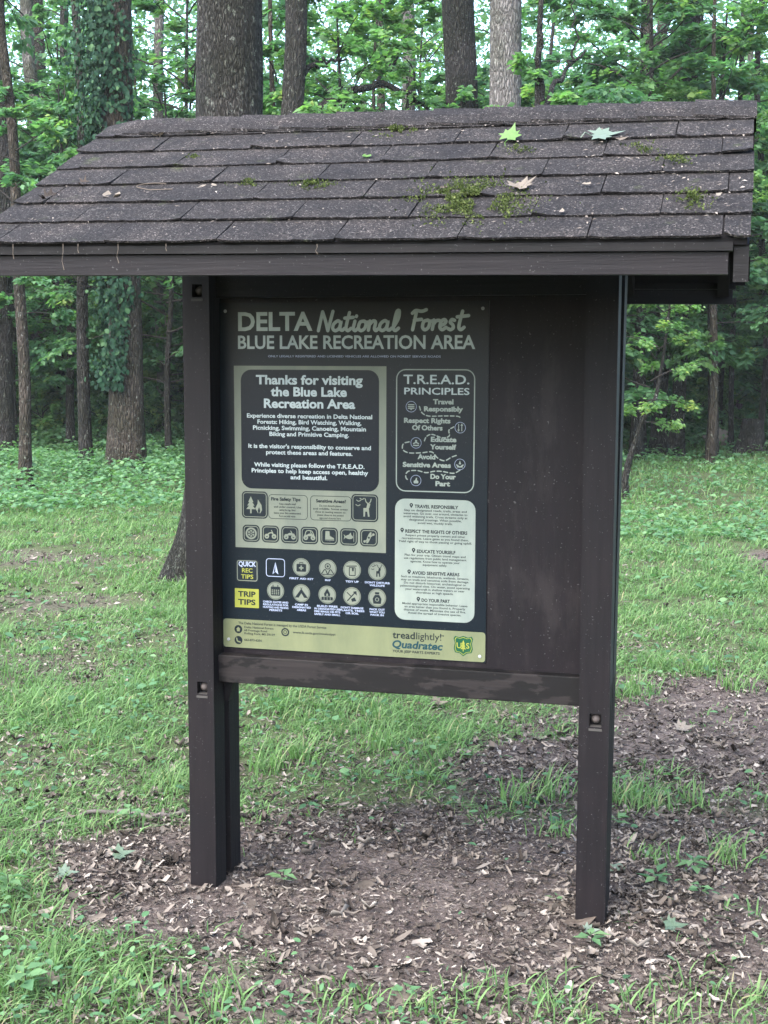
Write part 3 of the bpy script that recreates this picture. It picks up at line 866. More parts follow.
def i_fire(s, u, v, r):
    s.poly([(u, v - r*.7), (u + r*.35, v - r*.1), (u + r*.3, v + r*.18), (u - r*.3, v + r*.18), (u - r*.36, v - r*.12)], 'ink', 2); s.poly([(u, v - r*.2), (u + r*.14, v + r*.1), (u - r*.14, v + r*.1)], 'cream', 2.3)
    s.rrect(u - r*.65, v + r*.24, u + r*.65, v + r*.6, r*.1, 'ink', 2.2)
    for q in (-.35, 0, .35): s.rect(u + r*(q - .03), v + r*.26, u + r*(q + .03), v + r*.58, 'cream', 2.5)
def i_axe(s, u, v, r): s.stroke([(u - r*.5, v + r*.5), (u + r*.35, v - r*.45)], r*.12, 'ink', 2, False); s.poly([(u + r*.1, v - r*.5), (u + r*.5, v - r*.6), (u + r*.55, v - r*.1)], 'ink', 2.4); s.poly([(u - r*.1, v + r*.3), (u + r*.3, v + r*.1), (u + r*.5, v + r*.5), (u, v + r*.6)], 'ink', 2.5); s.stroke([(u - r*.55, v - r*.4), (u - r*.1, v)], r*.1, 'ink', 2.6, False)
def i_bag(s, u, v, r): s.poly([(u - r*.42, v + r*.65), (u - r*.5, v + r*.1), (u - r*.22, v - r*.35), (u - r*.25, v - r*.62), (u + r*.25, v - r*.62), (u + r*.22, v - r*.35), (u + r*.5, v + r*.1), (u + r*.42, v + r*.65)], 'ink', 2); s.stroke([(u - r*.25, v - r*.35), (u + r*.25, v - r*.35)], r*.06, 'cream', 2.4); s.ring(u, v + r*.18, r*.22, r*.07, 'cream', 2.5)
round_icon(.259, .813, ['FIRST AID KIT'], i_aid); round_icon(.347, .814, ['MAP'], i_map); round_icon(.427, .815, ['TIDY UP'], i_bin); round_icon(.509, .815, ["DON'T DISTURB", 'WILDLIFE'], d_deer)
round_icon(.172, .893, ['CHECK DATES AND', 'REGULATIONS FOR', 'HUNTING AND FISHING', 'PERMITS'], i_cal); round_icon(.259, .897, ['CAMP IN', 'DESIGNATED', 'AREAS'], i_tent)
round_icon(.345, .898, ['BUILD FIRES', 'IN DESIGNATED USE', 'FIRE RINGS OR PITS', 'SAFELY AND SMALL'], i_fire); round_icon(.427, .899, ["DON'T DAMAGE", 'PLANTS, TREES', 'OR SOIL'], i_axe); round_icon(.509, .900, ['PACK OUT', 'WHAT YOU', 'PACK IN'], i_bag)
s = Sign(); s.rline(.140, .789, .204, .848, .010, .0022, 'lav', 1); s.poly([(.172, .800), (.182, .840), (.172, .832), (.162, .840)], 'lav', 1.4); s.poly([(.172, .806), (.172, .830), (.166, .836)], 'navy2', 1.8); s.build('icon', sign)

# footer ---------------------------------------------------------------------
s = Sign(); s.rrect(-.008, .992, .8550, 1.0855, .010, 'sage', 1)
s.text('The Delta National Forest is managed by the USDA Forest Service', .044, 1.008, .0085, 'ink', 2, 'LEFT', .003, .298)
for k, ln in enumerate(('Delta National Forest', '68 Frontage Road', 'Rolling Fork, MS 39159')): s.text(ln, .064, 1.020 + k*.0102, .0070, 'ink', 2, 'LEFT', .003, (.100, .078, .104)[k])
s.text('662-873-6256', .064, 1.062, .0075, 'ink', 2, 'LEFT', .003, .060); s.text('www.fs.usda.gov/mississippi', .230, 1.028, .0075, 'ink', 2, 'LEFT', .003, .142)
for k, (u, v) in enumerate(((.044, 1.025), (.204, 1.026), (.044, 1.061))):
    s.disc(u, v, .0135, 'ink', 2)
    if k == 0: s.poly([(u, v - .008), (u + .008, v), (u - .008, v)], 'sage', 2.4); s.rect(u - .005, v, u + .005, v + .007, 'sage', 2.6)
    elif k == 1: s.ring(u, v, .009, .003, 'sage', 2.4); s.disc(u, v, .004, 'sage', 2.5)
    else: s.stroke([(u - .006, v - .006), (u - .003, v + .003), (u + .006, v + .006)], .0045, 'sage', 2.4)
s.text('tread', .560, 1.025, .0230, 'ink', 2, 'LEFT', .004, .072); s.text('lightly!', .634, 1.025, .0230, 'ink', 2, 'LEFT', -.006, .080); s.text('TM', .716, 1.012, .005, 'ink', 2, 'LEFT', 0, .008)
s.text('Quadratec', .556, 1.055, .0240, 'teal', 2, 'LEFT', .02, .162, .2)
s.text('YOUR JEEP PARTS EXPERTS', .560, 1.070, .0080, 'ink', 2, 'LEFT', .01, .152)
s.build('footer_band', sign)
s = Sign(); u, v = .786, 1.037
def shield(k): return [(u + k*a, v + k*b_) for a, b_ in ((-.026, -.030), (-.014, -.026), (0, -.031), (.014, -.026), (.026, -.030), (.031, -.022), (.027, -.008), (.030, .010), (.026, .022), (.012, .024), (0, .033), (-.012, .024), (-.026, .022), (-.030, .010), (-.027, -.008), (-.031, -.022))]
s.poly(shield(1), 'green', 2); s.poly(shield(.88), 'yellow', 2.4); s.poly(shield(.82), 'green', 2.8)
s.text('U', u - .013, v + .008, .018, 'yellow', 3.3, 'CENTER', .01); s.text('S', u + .014, v + .008, .018, 'yellow', 3.3, 'CENTER', .01)
for k in range(3): s.poly([(u, v - .018 + k*.008), (u - .005 - .002*k, v - .005 + k*.008), (u + .005 + .002*k, v - .005 + k*.008)], 'yellow', 3.3 + .1*k)
s.rect(u - .0015, v + .01, u + .0015, v + .018, 'yellow', 3.8)
s.build('agency_shield', sign)
for (u, v) in ((.010, .006), (.836, .003), (.838, 1.068), (.010, 1.06)):
    mb = MB(); n = 10
    V = [(SX + u + .0055*cos(i*2*pi/n), SY - .0006, SZ - v + .0055*sin(i*2*pi/n)) for i in range(n)] + [(SX + u + .004*cos(i*2*pi/n), SY - .003, SZ - v + .004*sin(i*2*pi/n)) for i in range(n)]
    mb.add(V, [[i, (i+1) % n, n + (i+1) % n, n + i] for i in range(n)] + [list(range(n, 2*n))], M['steel']); mb.build('screw', sign)
#NATURE
# ------------------------------------------------------------------ plants: materials
M['leaf'] = leaf_mat('understory_leaf', [(0, (.040, .090, .046)), (.4, (.068, .150, .070)), (.8, (.105, .190, .078)), (1, (.16, .22, .07))], .55, vary=True)
M['leaf_far'] = leaf_mat('far_leaf', [(0, (.042, .096, .052)), (.5, (.078, .160, .084)), (1, (.125, .205, .09))], .55, vary=True)
M['ivy'] = leaf_mat('ivy_leaf', [(0, (.006, .020, .012)), (.6, (.015, .042, .023)), (1, (.045, .09, .04))], .2, .65, spec=.08)
M['cover'] = leaf_mat('ground_cover_leaf', [(0, (.034, .078, .040)), (.5, (.064, .138, .066)), (1, (.11, .185, .085))], .4, .55, spec=.15)
M['grass'] = leaf_mat('grass_blade', [(0, (.038, .074, .029)), (.35, (.068, .128, .050)), (.70, (.105, .180, .070)), (.88, (.14, .20, .09)), (1, (.20, .18, .11))], .4, .6, spec=.10)
M['litter'] = leaf_mat('leaf_litter', [(0, (.013, .010, .009)), (.25, (.038, .031, .026)), (.55, (.090, .076, .065)), (.8, (.145, .126, .110)), (1, (.22, .197, .175))], .05, .8, (1, .9, .8), spec=.15)
M['moss'] = leaf_mat('moss', [(0, (.014, .020, .006)), (.6, (.040, .055, .016)), (1, (.085, .10, .033))], .2, .8, spec=.1)
M['fresh'] = leaf_mat('fresh_fallen_leaf', [(0, (.042, .095, .022)), (1, (.07, .135, .034))], .35, .45)
M['pale'] = leaf_mat('pale_fallen_leaf', [(0, (.05, .078, .05)), (1, (.085, .112, .088))], .2, .5)
M['dry'] = leaf_mat('dry_fallen_leaf', [(0, (.030, .021, .016)), (1, (.115, .098, .080))], .1, .7, (1, .9, .7))
M['bark_oak'] = bark_mat('oak_bark', (.012, .0105, .010), (.045, .040, .037), (.15, .14, .13), 2.6, .25)
M['bark_grey'] = bark_mat('pale_grey_bark', (.07, .064, .062), (.16, .15, .145), (.27, .255, .245), 1.3, .25)
M['bark_dark'] = bark_mat('dark_wet_bark', (.014, .012, .012), (.036, .032, .031), (.075, .068, .062), 1.2, .05)
M['bark_brown'] = bark_mat('brown_bark', (.026, .020, .017), (.068, .054, .044), (.12, .098, .082), 1.2, .1)
M['twig'] = plain('twig_wood', (.016, .014, .013), .9, .1)
M['rootlet'] = plain('dry_rootlet', (.075, .062, .05), .9)
M['stick'] = wood_paint('bare_stick', (.065, .058, .052), (.16, .145, .13), streak=(20, 20, 20))

# ------------------------------------------------------------------ leaves
def leaves(C, Dv, Nv, L, Wd, fold=.25):
    """folded leaf blades: two triangles on a midrib"""
    Dv = Dv/(np.linalg.norm(Dv, axis=1)[:, None] + 1e-9)
    Sv = np.cross(Nv, Dv); Sv /= np.linalg.norm(Sv, axis=1)[:, None] + 1e-9
    Nn = np.cross(Dv, Sv)
    L = np.asarray(L)[:, None]; Wd = np.asarray(Wd)[:, None]
    mid = C + Dv*L*.42
    V = np.stack([C, mid + Sv*Wd*.5 + Nn*Wd*fold*.5, C + Dv*L - Nn*L*.08, mid - Sv*Wd*.5 + Nn*Wd*fold*.5], 1).reshape(-1, 3)
    i = np.arange(len(C))[:, None]*4
    F = np.stack([np.hstack([i, i+1, i+2]), np.hstack([i, i+2, i+3])], 1).reshape(-1, 3)
    return V, F


def unit(a): return a/(np.linalg.norm(a, axis=-1, keepdims=True) + 1e-9)


def crown_data(seed, z0, z1, R, nl, n_leaf, ll, shape='oval', rise=.35, droop=.35, flat=.62, trunk_lean=(0, 0), rmin=.25):
    """limbs with flat sprays of leaves; gives (leaf V, F, tint, limb tubes)"""
    r = np.random.default_rng(seed)
    limbs = []; C, Dd, Nn, tt = [], [], [], []
    per = n_leaf//nl
    for k in range(nl):
        f = (k + r.random())/nl
        h = z0 + (z1 - z0)*f
        prof = {'oval': .45 + .55*sin(pi*min(1, max(0, f*.9 + .12))), 'open': 1 - .55*f, 'dome': math.sqrt(max(.05, 1 - f*f))}[shape]
        Lm = R*prof*r.uniform(.6, 1.1)
        az = k*2.399 + r.uniform(-.6, .6)
        el = rise*r.uniform(.4, 1.6) + .5*f
        n = 9; P = [np.array([trunk_lean[0]*h, trunk_lean[1]*h, h])]
        d = np.array([cos(az)*cos(el), sin(az)*cos(el), sin(el)])
        for j in range(n):
            d = d + r.normal(0, .10, 3) + np.array([0, 0, -droop/n*1.6]); d /= np.linalg.norm(d)
            P.append(P[-1] + d*Lm/n)
        P = np.array(P)
        limbs.append((P, np.linspace(.006 + .006*Lm, .002, n + 1)))
        # twigs
        nt_ = max(4, int(Lm*5)); m = max(3, per//nt_)
        T = np.gradient(P, axis=0); T = unit(T)
        for q in range(nt_):
            u = rmin + (1 - rmin)*r.random()**.8
            x = u*n; i0 = min(int(x), n - 1); p = P[i0] + (P[i0+1] - P[i0])*(x - i0); t0 = T[i0]
            side = 1 if q % 2 else -1
            ang = side*r.uniform(.4, 1.15)
            hd = np.array([t0[0]*cos(ang) - t0[1]*sin(ang), t0[0]*sin(ang) + t0[1]*cos(ang), t0[2]*.5 + r.normal(0, .18) - .05])
            hd = hd/np.linalg.norm(hd)
            tl = Lm*r.uniform(.18, .42)*(1.15 - .5*u)
            e = p + hd*tl + np.array([0, 0, -.12*tl])
            if q % 2 == 0: limbs.append((np.array([p, (p+e)/2 + np.array([0, 0, .04*tl]), e]), np.array([.006, .004, .002])))
            s = r.random(m)**.75
            c = p + (e - p)*s[:, None] + r.normal(0, .030, (m, 3))
            a2 = r.choice([-1, 1], m)*r.uniform(.35, 1.3, m)
            dv = np.stack([hd[0]*np.cos(a2) - hd[1]*np.sin(a2), hd[0]*np.sin(a2) + hd[1]*np.cos(a2), np.full(m, hd[2]) - r.uniform(.0, .45, m)], 1)
            nv = np.array([0, 0, 1.]) + r.normal(0, flat, (m, 3))
            C.append(c); Dd.append(dv); Nn.append(nv); tt.append(np.clip(r.normal(.45, .2) + r.normal(0, .16, m), 0, 1))
    C = np.vstack(C); Dd = np.vstack(Dd); Nn = np.vstack(Nn); tt = np.concatenate(tt)
    L = ll*r.uniform(.6, 1.25, len(C))
    V, F = leaves(C, Dd, Nn, L, L*r.uniform(.5, .68, len(C)))
    return V, F, np.repeat(tt, 2), limbs


def tubes_mesh(name, tubes_, mat, k=5):
    Vs, Fs, n = [], [], 0
    for P, R in tubes_:
        V, F = tube(P, R, k if R[0] > .008 else 3); Vs.append(V); Fs.append(F + n); n += len(V)
    return mesh_np(name, np.vstack(Vs), np.vstack(Fs), [mat], smooth=True)


def trunk_pts(h, r0, r1, seed, lean=(0, 0), wob=.05, flare=.6, n=26, z0=-.25):
    r = np.random.default_rng(seed); z = np.concatenate([np.linspace(z0, min(1.5, h*.3), 10)[:-1], np.linspace(min(1.5, h*.3), h, n)])
    ph = r.uniform(0, 6, 4)
    x = lean[0]*z + wob*(np.sin(z*.7 + ph[0]) + .5*np.sin(z*1.9 + ph[1])) - wob*(np.sin(ph[0]) + .5*np.sin(ph[1]))
    y = lean[1]*z + wob*(np.sin(z*.8 + ph[2]) - np.sin(ph[2]))
    zz = np.clip(z, 0, None)
    R = r0 + (r1 - r0)*zz/h + r0*flare*np.exp(-zz/ (r0*1.6 + .08))
    return np.stack([x, y, z], 1), R


def trunk_mesh(name, h, r0, r1, seed, mat, lean=(0, 0), wob=.05, flare=.6, k=20, limbs=(), n=26, rough=.03):
    P, R = trunk_pts(h, r0, r1, seed, lean, wob, flare, n)
    V, F = tube(P, R, k)
    # buttressed, slightly lumpy outline
    m = len(P); an = np.tile(np.arange(k)*2*pi/k, m); zz = np.repeat(P[:, 2], k); Rr = np.repeat(R, k); ctr = np.repeat(P, k, axis=0)
    lump = rough*(vnoise(an*k/4 + seed, zz*3, seed) - .5)*2 + .22*flare*np.exp(-np.clip(zz, 0, None)/(r0*1.5 + .05))*np.sin(an*4 + seed)
    V = ctr + (V - ctr)*(1 + lump)[:, None]
    Vs, Fs, c = [V], [F], len(V)
    for Pl, Rl in limbs:
        v, f = tube(Pl, Rl, 6); Vs.append(v); Fs.append(f + c); c += len(v)
    return mesh_np(name, np.vstack(Vs), np.vstack(Fs), [mat], smooth=True)


def ovals(C, Dv, Nv, L, Wd, droop=.15):
    """rounder leaf blades with a folded midrib and a drooping tip"""
    Dv = unit(Dv); Sv = unit(np.cross(Nv, Dv)); Nn = np.cross(Dv, Sv); L = np.asarray(L)[:, None]; Wd = np.asarray(Wd)[:, None]
    rows = [C]
    for u, w in ((.22, .8), (.55, 1.0), (.84, .55)):
        c = C + Dv*L*u - Nn*L*droop*u*u
        rows += [c + Sv*Wd*.5*w + Nn*Wd*.12*w, c, c - Sv*Wd*.5*w + Nn*Wd*.12*w]
    rows.append(C + Dv*L - Nn*L*droop)
    V = np.stack(rows, 1).reshape(-1, 3); i = np.arange(len(C))[:, None]*11
    T_ = [(0, 1, 2), (0, 2, 3), (1, 4, 5), (1, 5, 2), (2, 5, 6), (2, 6, 3), (4, 7, 8), (4, 8, 5), (5, 8, 9), (5, 9, 6), (7, 10, 8), (8, 10, 9)]
    F = np.stack([np.hstack([i + a, i + b_, i + c_]) for a, b_, c_ in T_], 1).reshape(-1, 3)
    return V, F          # twelve faces a leaf


# a handful of crowns and trunks, shared by the many trees behind
UND = []
for k, (z0, z1, R, nl, nlf, ll) in enumerate(((.9, 6.5, 2.3, 30, 8000, .125), (1.3, 6.8, 2.6, 32, 9000, .13), (.6, 4.6, 2.0, 28, 7500, .12), (1.8, 7.2, 2.8, 34, 10000, .135))):
    V, F, tt, lim = crown_data(40 + k, z0, z1, R, nl, nlf, ll, rise=.25, droop=.35)
    UND.append((mesh_np('crown', V, F, [M['leaf']], tint=tt), tubes_mesh('branches', lim, M['twig']),
                trunk_mesh('trunk', z1 + .3, .055 + .015*k, .015, 60 + k, M['bark_dark' if k % 2 else 'bark_brown'], wob=.05, k=10, flare=.5), z1))
V, F, tt, lim = crown_data(71, 2.3, 5.2, 1.15, 18, 2600, .11, rise=.2, droop=.3)
AIRY = (mesh_np('crown', V, F, [M['leaf']], tint=tt), tubes_mesh('branches', lim, M['twig']))
TALL = []
for k, (z0, z1, R, nl, nlf) in enumerate(((7.0, 12, 2.4, 16, 1500), (6.2, 11, 2.2, 16, 1500), (8.5, 13, 2.4, 14, 1300))):
    V, F, tt, lim = crown_data(80 + k, z0, z1, R, nl, nlf, .15, rise=.3, droop=.45)
    TALL.append((mesh_np('crown', V, F, [M['leaf_far']], tint=tt), tubes_mesh('branches', lim, M['twig'])))
TTR = [trunk_mesh('trunk', 14, .07 + .022*k, .05, 90 + k, M[['bark_grey', 'bark_dark', 'bark_brown', 'bark_oak'][k]], lean=((-1)**k*.01, 0), wob=.06, k=14, flare=.5) for k in range(4)]


def tree(name, loc, label, trunk, crown=None, branches=None, group=None, rz=0, sc=1.0, cat='tree', crown_sc=1.0):
    t_ = empty(name, loc, label, cat, group); t_.rotation_euler = (0, 0, rz); t_.scale = (sc, sc, sc)
    link('trunk', trunk, t_)
    if branches is not None: o = link('branches', branches, t_); o.scale = (crown_sc,)*3
    if crown is not None: o = link('crown', crown, t_); o.scale = (crown_sc,)*3
    return t_


def limb(p0, pts, r0, r1):
    P = np.vstack([p0] + [np.array(p) for p in pts]); n = 14
    u = np.linspace(0, len(P) - 1, n); out = np.stack([np.interp(u, np.arange(len(P)), P[:, i]) for i in range(3)], 1)
    out[1:-1] += np.random.default_rng(int(abs(p0[2])*1000)).normal(0, .025, (n - 2, 3))
    return out, np.linspace(r0, r1, n)


# the trees one can tell apart; right(px, depth): camera-right direction as a world vector for limbs that reach sideways
RX = np.array([cos(YAW), sin(YAW), 0.0])
def side(x, z, y=0): return RX*x + np.array([-RX[1], RX[0], 0])*y + np.array([0, 0, z])


tall_trunk = lambda h, r0, r1, seed, mat, **kw: trunk_mesh('trunk', h, r0, r1, seed, M[mat], **kw)
oak = tree('oak_tree', at(223, 10.3), 'thick oak trunk with furrowed lichen-grey bark, rising right behind the notice board roof',
           tall_trunk(15, .262, .20, 3, 'bark_oak', lean=(.028*RX[0], .028*RX[1]), wob=.01, flare=.75, k=48, n=60, rough=.045), TALL[2][0], TALL[2][1], rz=.7)
ivy_base = at(125, 19.3)
ivy_tree = tree('ivy_clad_tree', ivy_base, 'brown trunk left of the notice board, wrapped in dark ivy up its left side',
                tall_trunk(15, .245, .18, 5, 'bark_brown', lean=(-.012, 0), wob=.03, flare=.5, k=24), TALL[2][0], TALL[2][1], rz=2.1)
b = at(294, 19)
L1 = [limb(side(.10, 5.0), [side(.75, 5.45), side(1.25, 5.62), side(1.75, 5.58), side(2.1, 5.25)], .075, .02), limb(side(1.2, 5.6), [side(1.5, 5.9), side(1.62, 6.1)], .03, .012),
      limb(side(.08, 5.6), [side(.4, 5.85), side(.8, 5.9)], .05, .015)]
tree('forked_tree', b, 'dark trunk with a long limb reaching right, beyond the big oak', tall_trunk(14, .17, .13, 6, 'bark_dark', wob=.05, limbs=L1), TALL[0][0], TALL[0][1], rz=.4)
tree('slender_tree', at(406, 30), 'thin grey trunk seen above the middle of the roof, left of the broad dark trunk', tall_trunk(15, .16, .13, 7, 'bark_grey', wob=.04), TALL[1][0], TALL[1][1], rz=1.4)
tree('broad_dark_tree', at(455, 22), 'broad dark brown trunk left of the pale grey trunk above the roof', tall_trunk(15, .27, .24, 8, 'bark_dark', wob=.04), TALL[2][0], TALL[2][1], rz=3.1)
tree('pale_grey_tree', at(500, 18), 'pale grey smooth trunk standing above the right half of the roof', tall_trunk(15, .215, .19, 9, 'bark_grey', wob=.02, lean=(.004, 0)), TALL[2][0], TALL[2][1], rz=4.4)
b = at(537, 17)
L2 = [limb(side(.02, 4.7), [side(.35, 5.15), side(.8, 5.45), side(1.25, 5.75)], .045, .014), limb(side(.0, 4.9), [side(-.12, 5.3), side(-.1, 5.9)], .045, .02), limb(side(.8, 5.45), [side(.9, 5.8), side(.88, 6.3)], .02, .008)]
tree('forked_sapling', b, 'thin black trunk forking into a long bare branch beside the pale grey trunk', tall_trunk(6.6, .06, .03, 10, 'bark_dark', wob=.05, limbs=L2, k=10), AIRY[0], AIRY[1], rz=1.0)
tree('twin_grey_tree', at(38, 27), 'tall slim grey trunk at the far left, seen above and below the eave', tall_trunk(15, .14, .11, 12, 'bark_grey', wob=.06), TALL[1][0], TALL[1][1], rz=2.6)
tree('slim_leaning_tree', at(24, 18), 'slim dark trunk with a pale broken upper stem near the left edge', tall_trunk(9, .085, .05, 13, 'bark_brown', wob=.04, lean=(-.035, 0), k=12), AIRY[0], AIRY[1], rz=.3)
tree('edge_tree', at(3, 22), 'dark trunk cut by the left edge of the photo', tall_trunk(13, .17, .12, 14, 'bark_dark', wob=.05, lean=(-.03, 0)), TALL[0][0], TALL[0][1], rz=5.0)
tree('stout_far_tree', at(43, 34), 'stout brown trunk half hidden by leaves behind the slim leaning trunk', tall_trunk(14, .30, .2, 15, 'bark_brown', wob=.05), TALL[1][0], TALL[1][1], rz=.9)
tree('leaning_pole_tree', at(86, 19.8), 'thin dark pole leaning against the view just left of the ivy trunk', tall_trunk(8, .10, .05, 16, 'bark_dark', wob=.05, lean=(.05, 0), k=12), AIRY[0], AIRY[1], rz=2.2)
tree('thin_pale_tree', at(164, 26), 'thin pale trunk between the ivy trunk and the left post', tall_trunk(12, .11, .08, 17, 'bark_grey', wob=.05, k=12), TALL[0][0], TALL[0][1], rz=3.9)
tree('thin_dark_tree', at(72, 30), 'thin dark trunk in the gap between the far left trunks and the ivy trunk', tall_trunk(12, .12, .08, 18, 'bark_dark', wob=.06, k=12), TALL[1][0], TALL[1][1], rz=1.9)
# right of the notice board
tree('leaning_tree', at(659, 24.5), 'dark trunk leaning right, left one of the close pair right of the board', tall_trunk(12, .135, .10, 20, 'bark_dark', wob=.05, lean=(.05, .02)), TALL[1][0], TALL[1][1], rz=.2)
tree('leaning_tree', at(676, 24), 'dark trunk bending right, right one of the close pair right of the board', tall_trunk(12, .125, .09, 21, 'bark_dark', wob=.06, lean=(.10, .02)), TALL[0][0], TALL[0][1], rz=1.2)
tree('brown_twin_tree', at(637, 31), 'reddish brown trunk behind leaves just right of the right post', tall_trunk(13, .16, .12, 22, 'bark_brown', wob=.05), TALL[1][0], TALL[1][1], rz=2.0)
tree('brown_twin_tree', at(652, 34), 'dark brown trunk standing behind the close leaning pair', tall_trunk(13, .14, .11, 23, 'bark_brown', wob=.04), TALL[0][0], TALL[0][1], rz=2.9)
tree('slim_straight_tree', at(731, 25), 'slim straight dark trunk between the leaning pair and the stump', tall_trunk(11, .05, .04, 24, 'bark_dark', wob=.03, k=12), AIRY[0], AIRY[1], rz=.5)
tree('slim_straight_tree', at(738, 31), 'slim grey trunk just behind the straight dark one near the stump', tall_trunk(12, .075, .06, 25, 'bark_grey', wob=.03, k=12), TALL[1][0], TALL[1][1], rz=4.5)
tree('stump_side_tree', at(759, 24.5), 'slim dark trunk growing close against the broken stump at the right edge', tall_trunk(11, .06, .05, 26, 'bark_dark', wob=.06, lean=(.03, 0), k=12), AIRY[0], AIRY[1], rz=3.5)
# broken stump
mb_stump = trunk_mesh('stump', .62, .20, .16, 31, M['bark_dark'], flare=.5, k=20, n=8, rough=.12)
st = empty('tree_stump', at(750, 24.2), 'short broken dark tree stump at the right edge of the clearing', 'stump'); link('trunk', mb_stump, st)
for k in range(5):
    mbs = MB(); a_ = k*1.26
    mbs.add([(.12*cos(a_), .12*sin(a_), .5), (.14*cos(a_ + .6), .14*sin(a_ + .6), .5), (.10*cos(a_ + .3), .10*sin(a_ + .3), .75 + .1*(k % 3)), (.03*cos(a_ + .3), .03*sin(a_ + .3), .5)], [[0, 1, 2], [1, 3, 2], [3, 0, 2]], M['bark_brown'])
    mbs.build('splinter', st) if False else None
# crooked sapling by the right post
sp = at(628, 17)
P = np.array([side(0, -.1), side(-.03, .25), side(.02, .5), side(.10, .75), side(.16, .95), side(.34, 1.3), side(.42, 1.8), side(.5, 2.6)])
V, F, tt, lim = crown_data(131, .9, 2.7, .75, 16, 2600, .062, rise=.3, trunk_lean=tuple(RX[:2]*.18))
tr = tubes_mesh('trunk', [(P, np.linspace(.05, .015, len(P)))], M['bark_dark'], 8)
tree('crooked_sapling', sp, 'small crooked sapling with a kinked stem just right of the right post', tr, mesh_np('crown', V, F, [M['leaf']], tint=tt), tubes_mesh('branches', lim, M['twig']), cat='sapling')
# pale rock in the distance
mb = MB(); r_ = random.Random(4); V = []; n = 10
for i_ in range(5):
    for j in range(n):
        a_ = j*2*pi/n; q = sin(pi*(i_ + .5)/5.5)
        V.append((.28*q*cos(a_)*r_.uniform(.85, 1.15), .2*q*sin(a_)*r_.uniform(.85, 1.15), .38*(1 - i_/4.3)*r_.uniform(.92, 1.05)))
mb.add(V, [[i_*n + j, i_*n + (j+1) % n, (i_+1)*n + (j+1) % n, (i_+1)*n + j][::-1] for i_ in range(4) for j in range(n)] + [list(range(n))], plain('pale_rotten_wood', (.16, .135, .12), .9))
lg = mb.build('log_end', smooth=False); lg.location = at(717, 26); tag(lg, 'pale chunk of rotten log lying between the slim trunks on the right', 'log')

# ivy on the trunk
def ivy(base, h0, h1, rad0, n, seed, lean=(0, 0), face=None):
    r = np.random.default_rng(seed); z = h0 + (h1 - h0)*r.random(n)
    th = r.normal(0, .95, n); d0 = np.array([-RX[0], -RX[1]]); fr = np.array([sin(YAW), -cos(YAW)])
    base_a = math.atan2((d0*.8 + fr*.6)[1], (d0*.8 + fr*.6)[0]); a_ = base_a + th
    clump = vnoise(a_*1.5 + 5, z*1.1, seed); keep = clump*.6 + .4*vnoise(a_*4, z*3.2, 5) + .10*sstep(3.2, 4.6, z) - .10*sstep(3.2, 1.8, z) > .50
    z, a_ = z[keep], a_[keep]; m_ = len(z)
    rr = rad0 + r.gamma(1.3, .055, m_)*(.5 + 1.2*vnoise(a_*3, z*2.4, 77))*(1 + .7*sstep(3.6, 5.2, z))
    out = np.stack([np.cos(a_), np.sin(a_), np.zeros(m_)], 1)
    C = out*rr[:, None] + np.stack([lean[0]*z, lean[1]*z, z], 1)
    nv = out*.8 + np.array([0, 0, .5]) + r.normal(0, .55, (m_, 3))
    dv = np.cross(out, [0, 0, 1.])*r.normal(0, .7, m_)[:, None] + np.array([0, 0, -1.]) + out*.3
    L = r.uniform(.035, .095, m_); V, F = ovals(C, dv, nv, L, L*r.uniform(.6, .95, m_))
    return mesh_np('ivy_vine', V, F, [M['ivy']], tint=np.repeat(np.clip(r.normal(.42, .28, m_), 0, 1), 12))


iv = link('ivy_vine', ivy(ivy_base, 1.3, 8.2, .245, 11000, 3, (-.012, 0))); iv.location = ivy_base
tag(iv, 'dark glossy ivy climbing the left side of the brown trunk', 'ivy')

# the understory of the forest: many trees of a few kinds
r = np.random.default_rng(21); n_und = 0; spots = []
def clear(px, dep):
    lim_ = 22.5 if px < 330 else (19.5 if px < 600 else 22)
    return dep > lim_
for k in range(900):
    px = r.uniform(-330, 1100); dep = 19 + 19*r.random()
    if not clear(px, dep): continue
    p = at(px, dep)
    if any(np.hypot(*(p - q)[:2]) < 1.7 for q in spots): continue
    if 600 < px < 790 and dep < 30 and r.random() < .55: continue
    spots.append(p); kk = int(r.integers(0, 4))
    if 600 < px < 820 and dep < 34: kk = 3
    c_, b_, t_, _ = UND[kk]
    lab = ('slender understory tree with layered mid green leaves among many like it in the woods', 'low bushy understory tree with drooping green sprays among many like it in the woods')[kk % 2]
    tree('understory_tree', p, lab, t_, c_, b_, ('leafy understory trees in the woods', 'bushy understory trees in the woods')[kk % 2], r.uniform(0, 6.28), r.uniform(.8, 1.2)); n_und += 1
    if n_und >= 118: break
for k in range(18):
    px = r.uniform(-60, 330) if k < 12 else r.uniform(470, 880); dep = r.uniform(20, 27) if k < 12 else r.uniform(21, 30)
    p = at(px, dep)
    if 70 < px < 160 and dep < 20.5: continue
    if any(np.hypot(*(p - q)[:2]) < 1.1 for q in spots): continue
    spots.append(p); h_ = r.uniform(.85, 1.35)
    tree('airy_sapling', p, 'slim airy sapling with sparse bright leaves under the tall trunks', UND[0][2], AIRY[0], AIRY[1], 'airy saplings under the tall trunks', r.uniform(0, 6.28), h_, 'sapling')
for (px, dep, kk, sc_) in ((168, 22.5, 1, .9), (14, 23.5, 1, .85), (62, 26, 3, 1.0), (712, 23, 3, 1.0), (640, 25, 3, 1.0)):
    c_, b_, t_, _ = UND[kk]
    tree('understory_tree', at(px, dep), 'low bushy understory tree with drooping green sprays among many like it in the woods', t_, c_, b_, 'bushy understory trees in the woods', r.uniform(0, 6.28), sc_)
n_tall = 0; sp2 = []
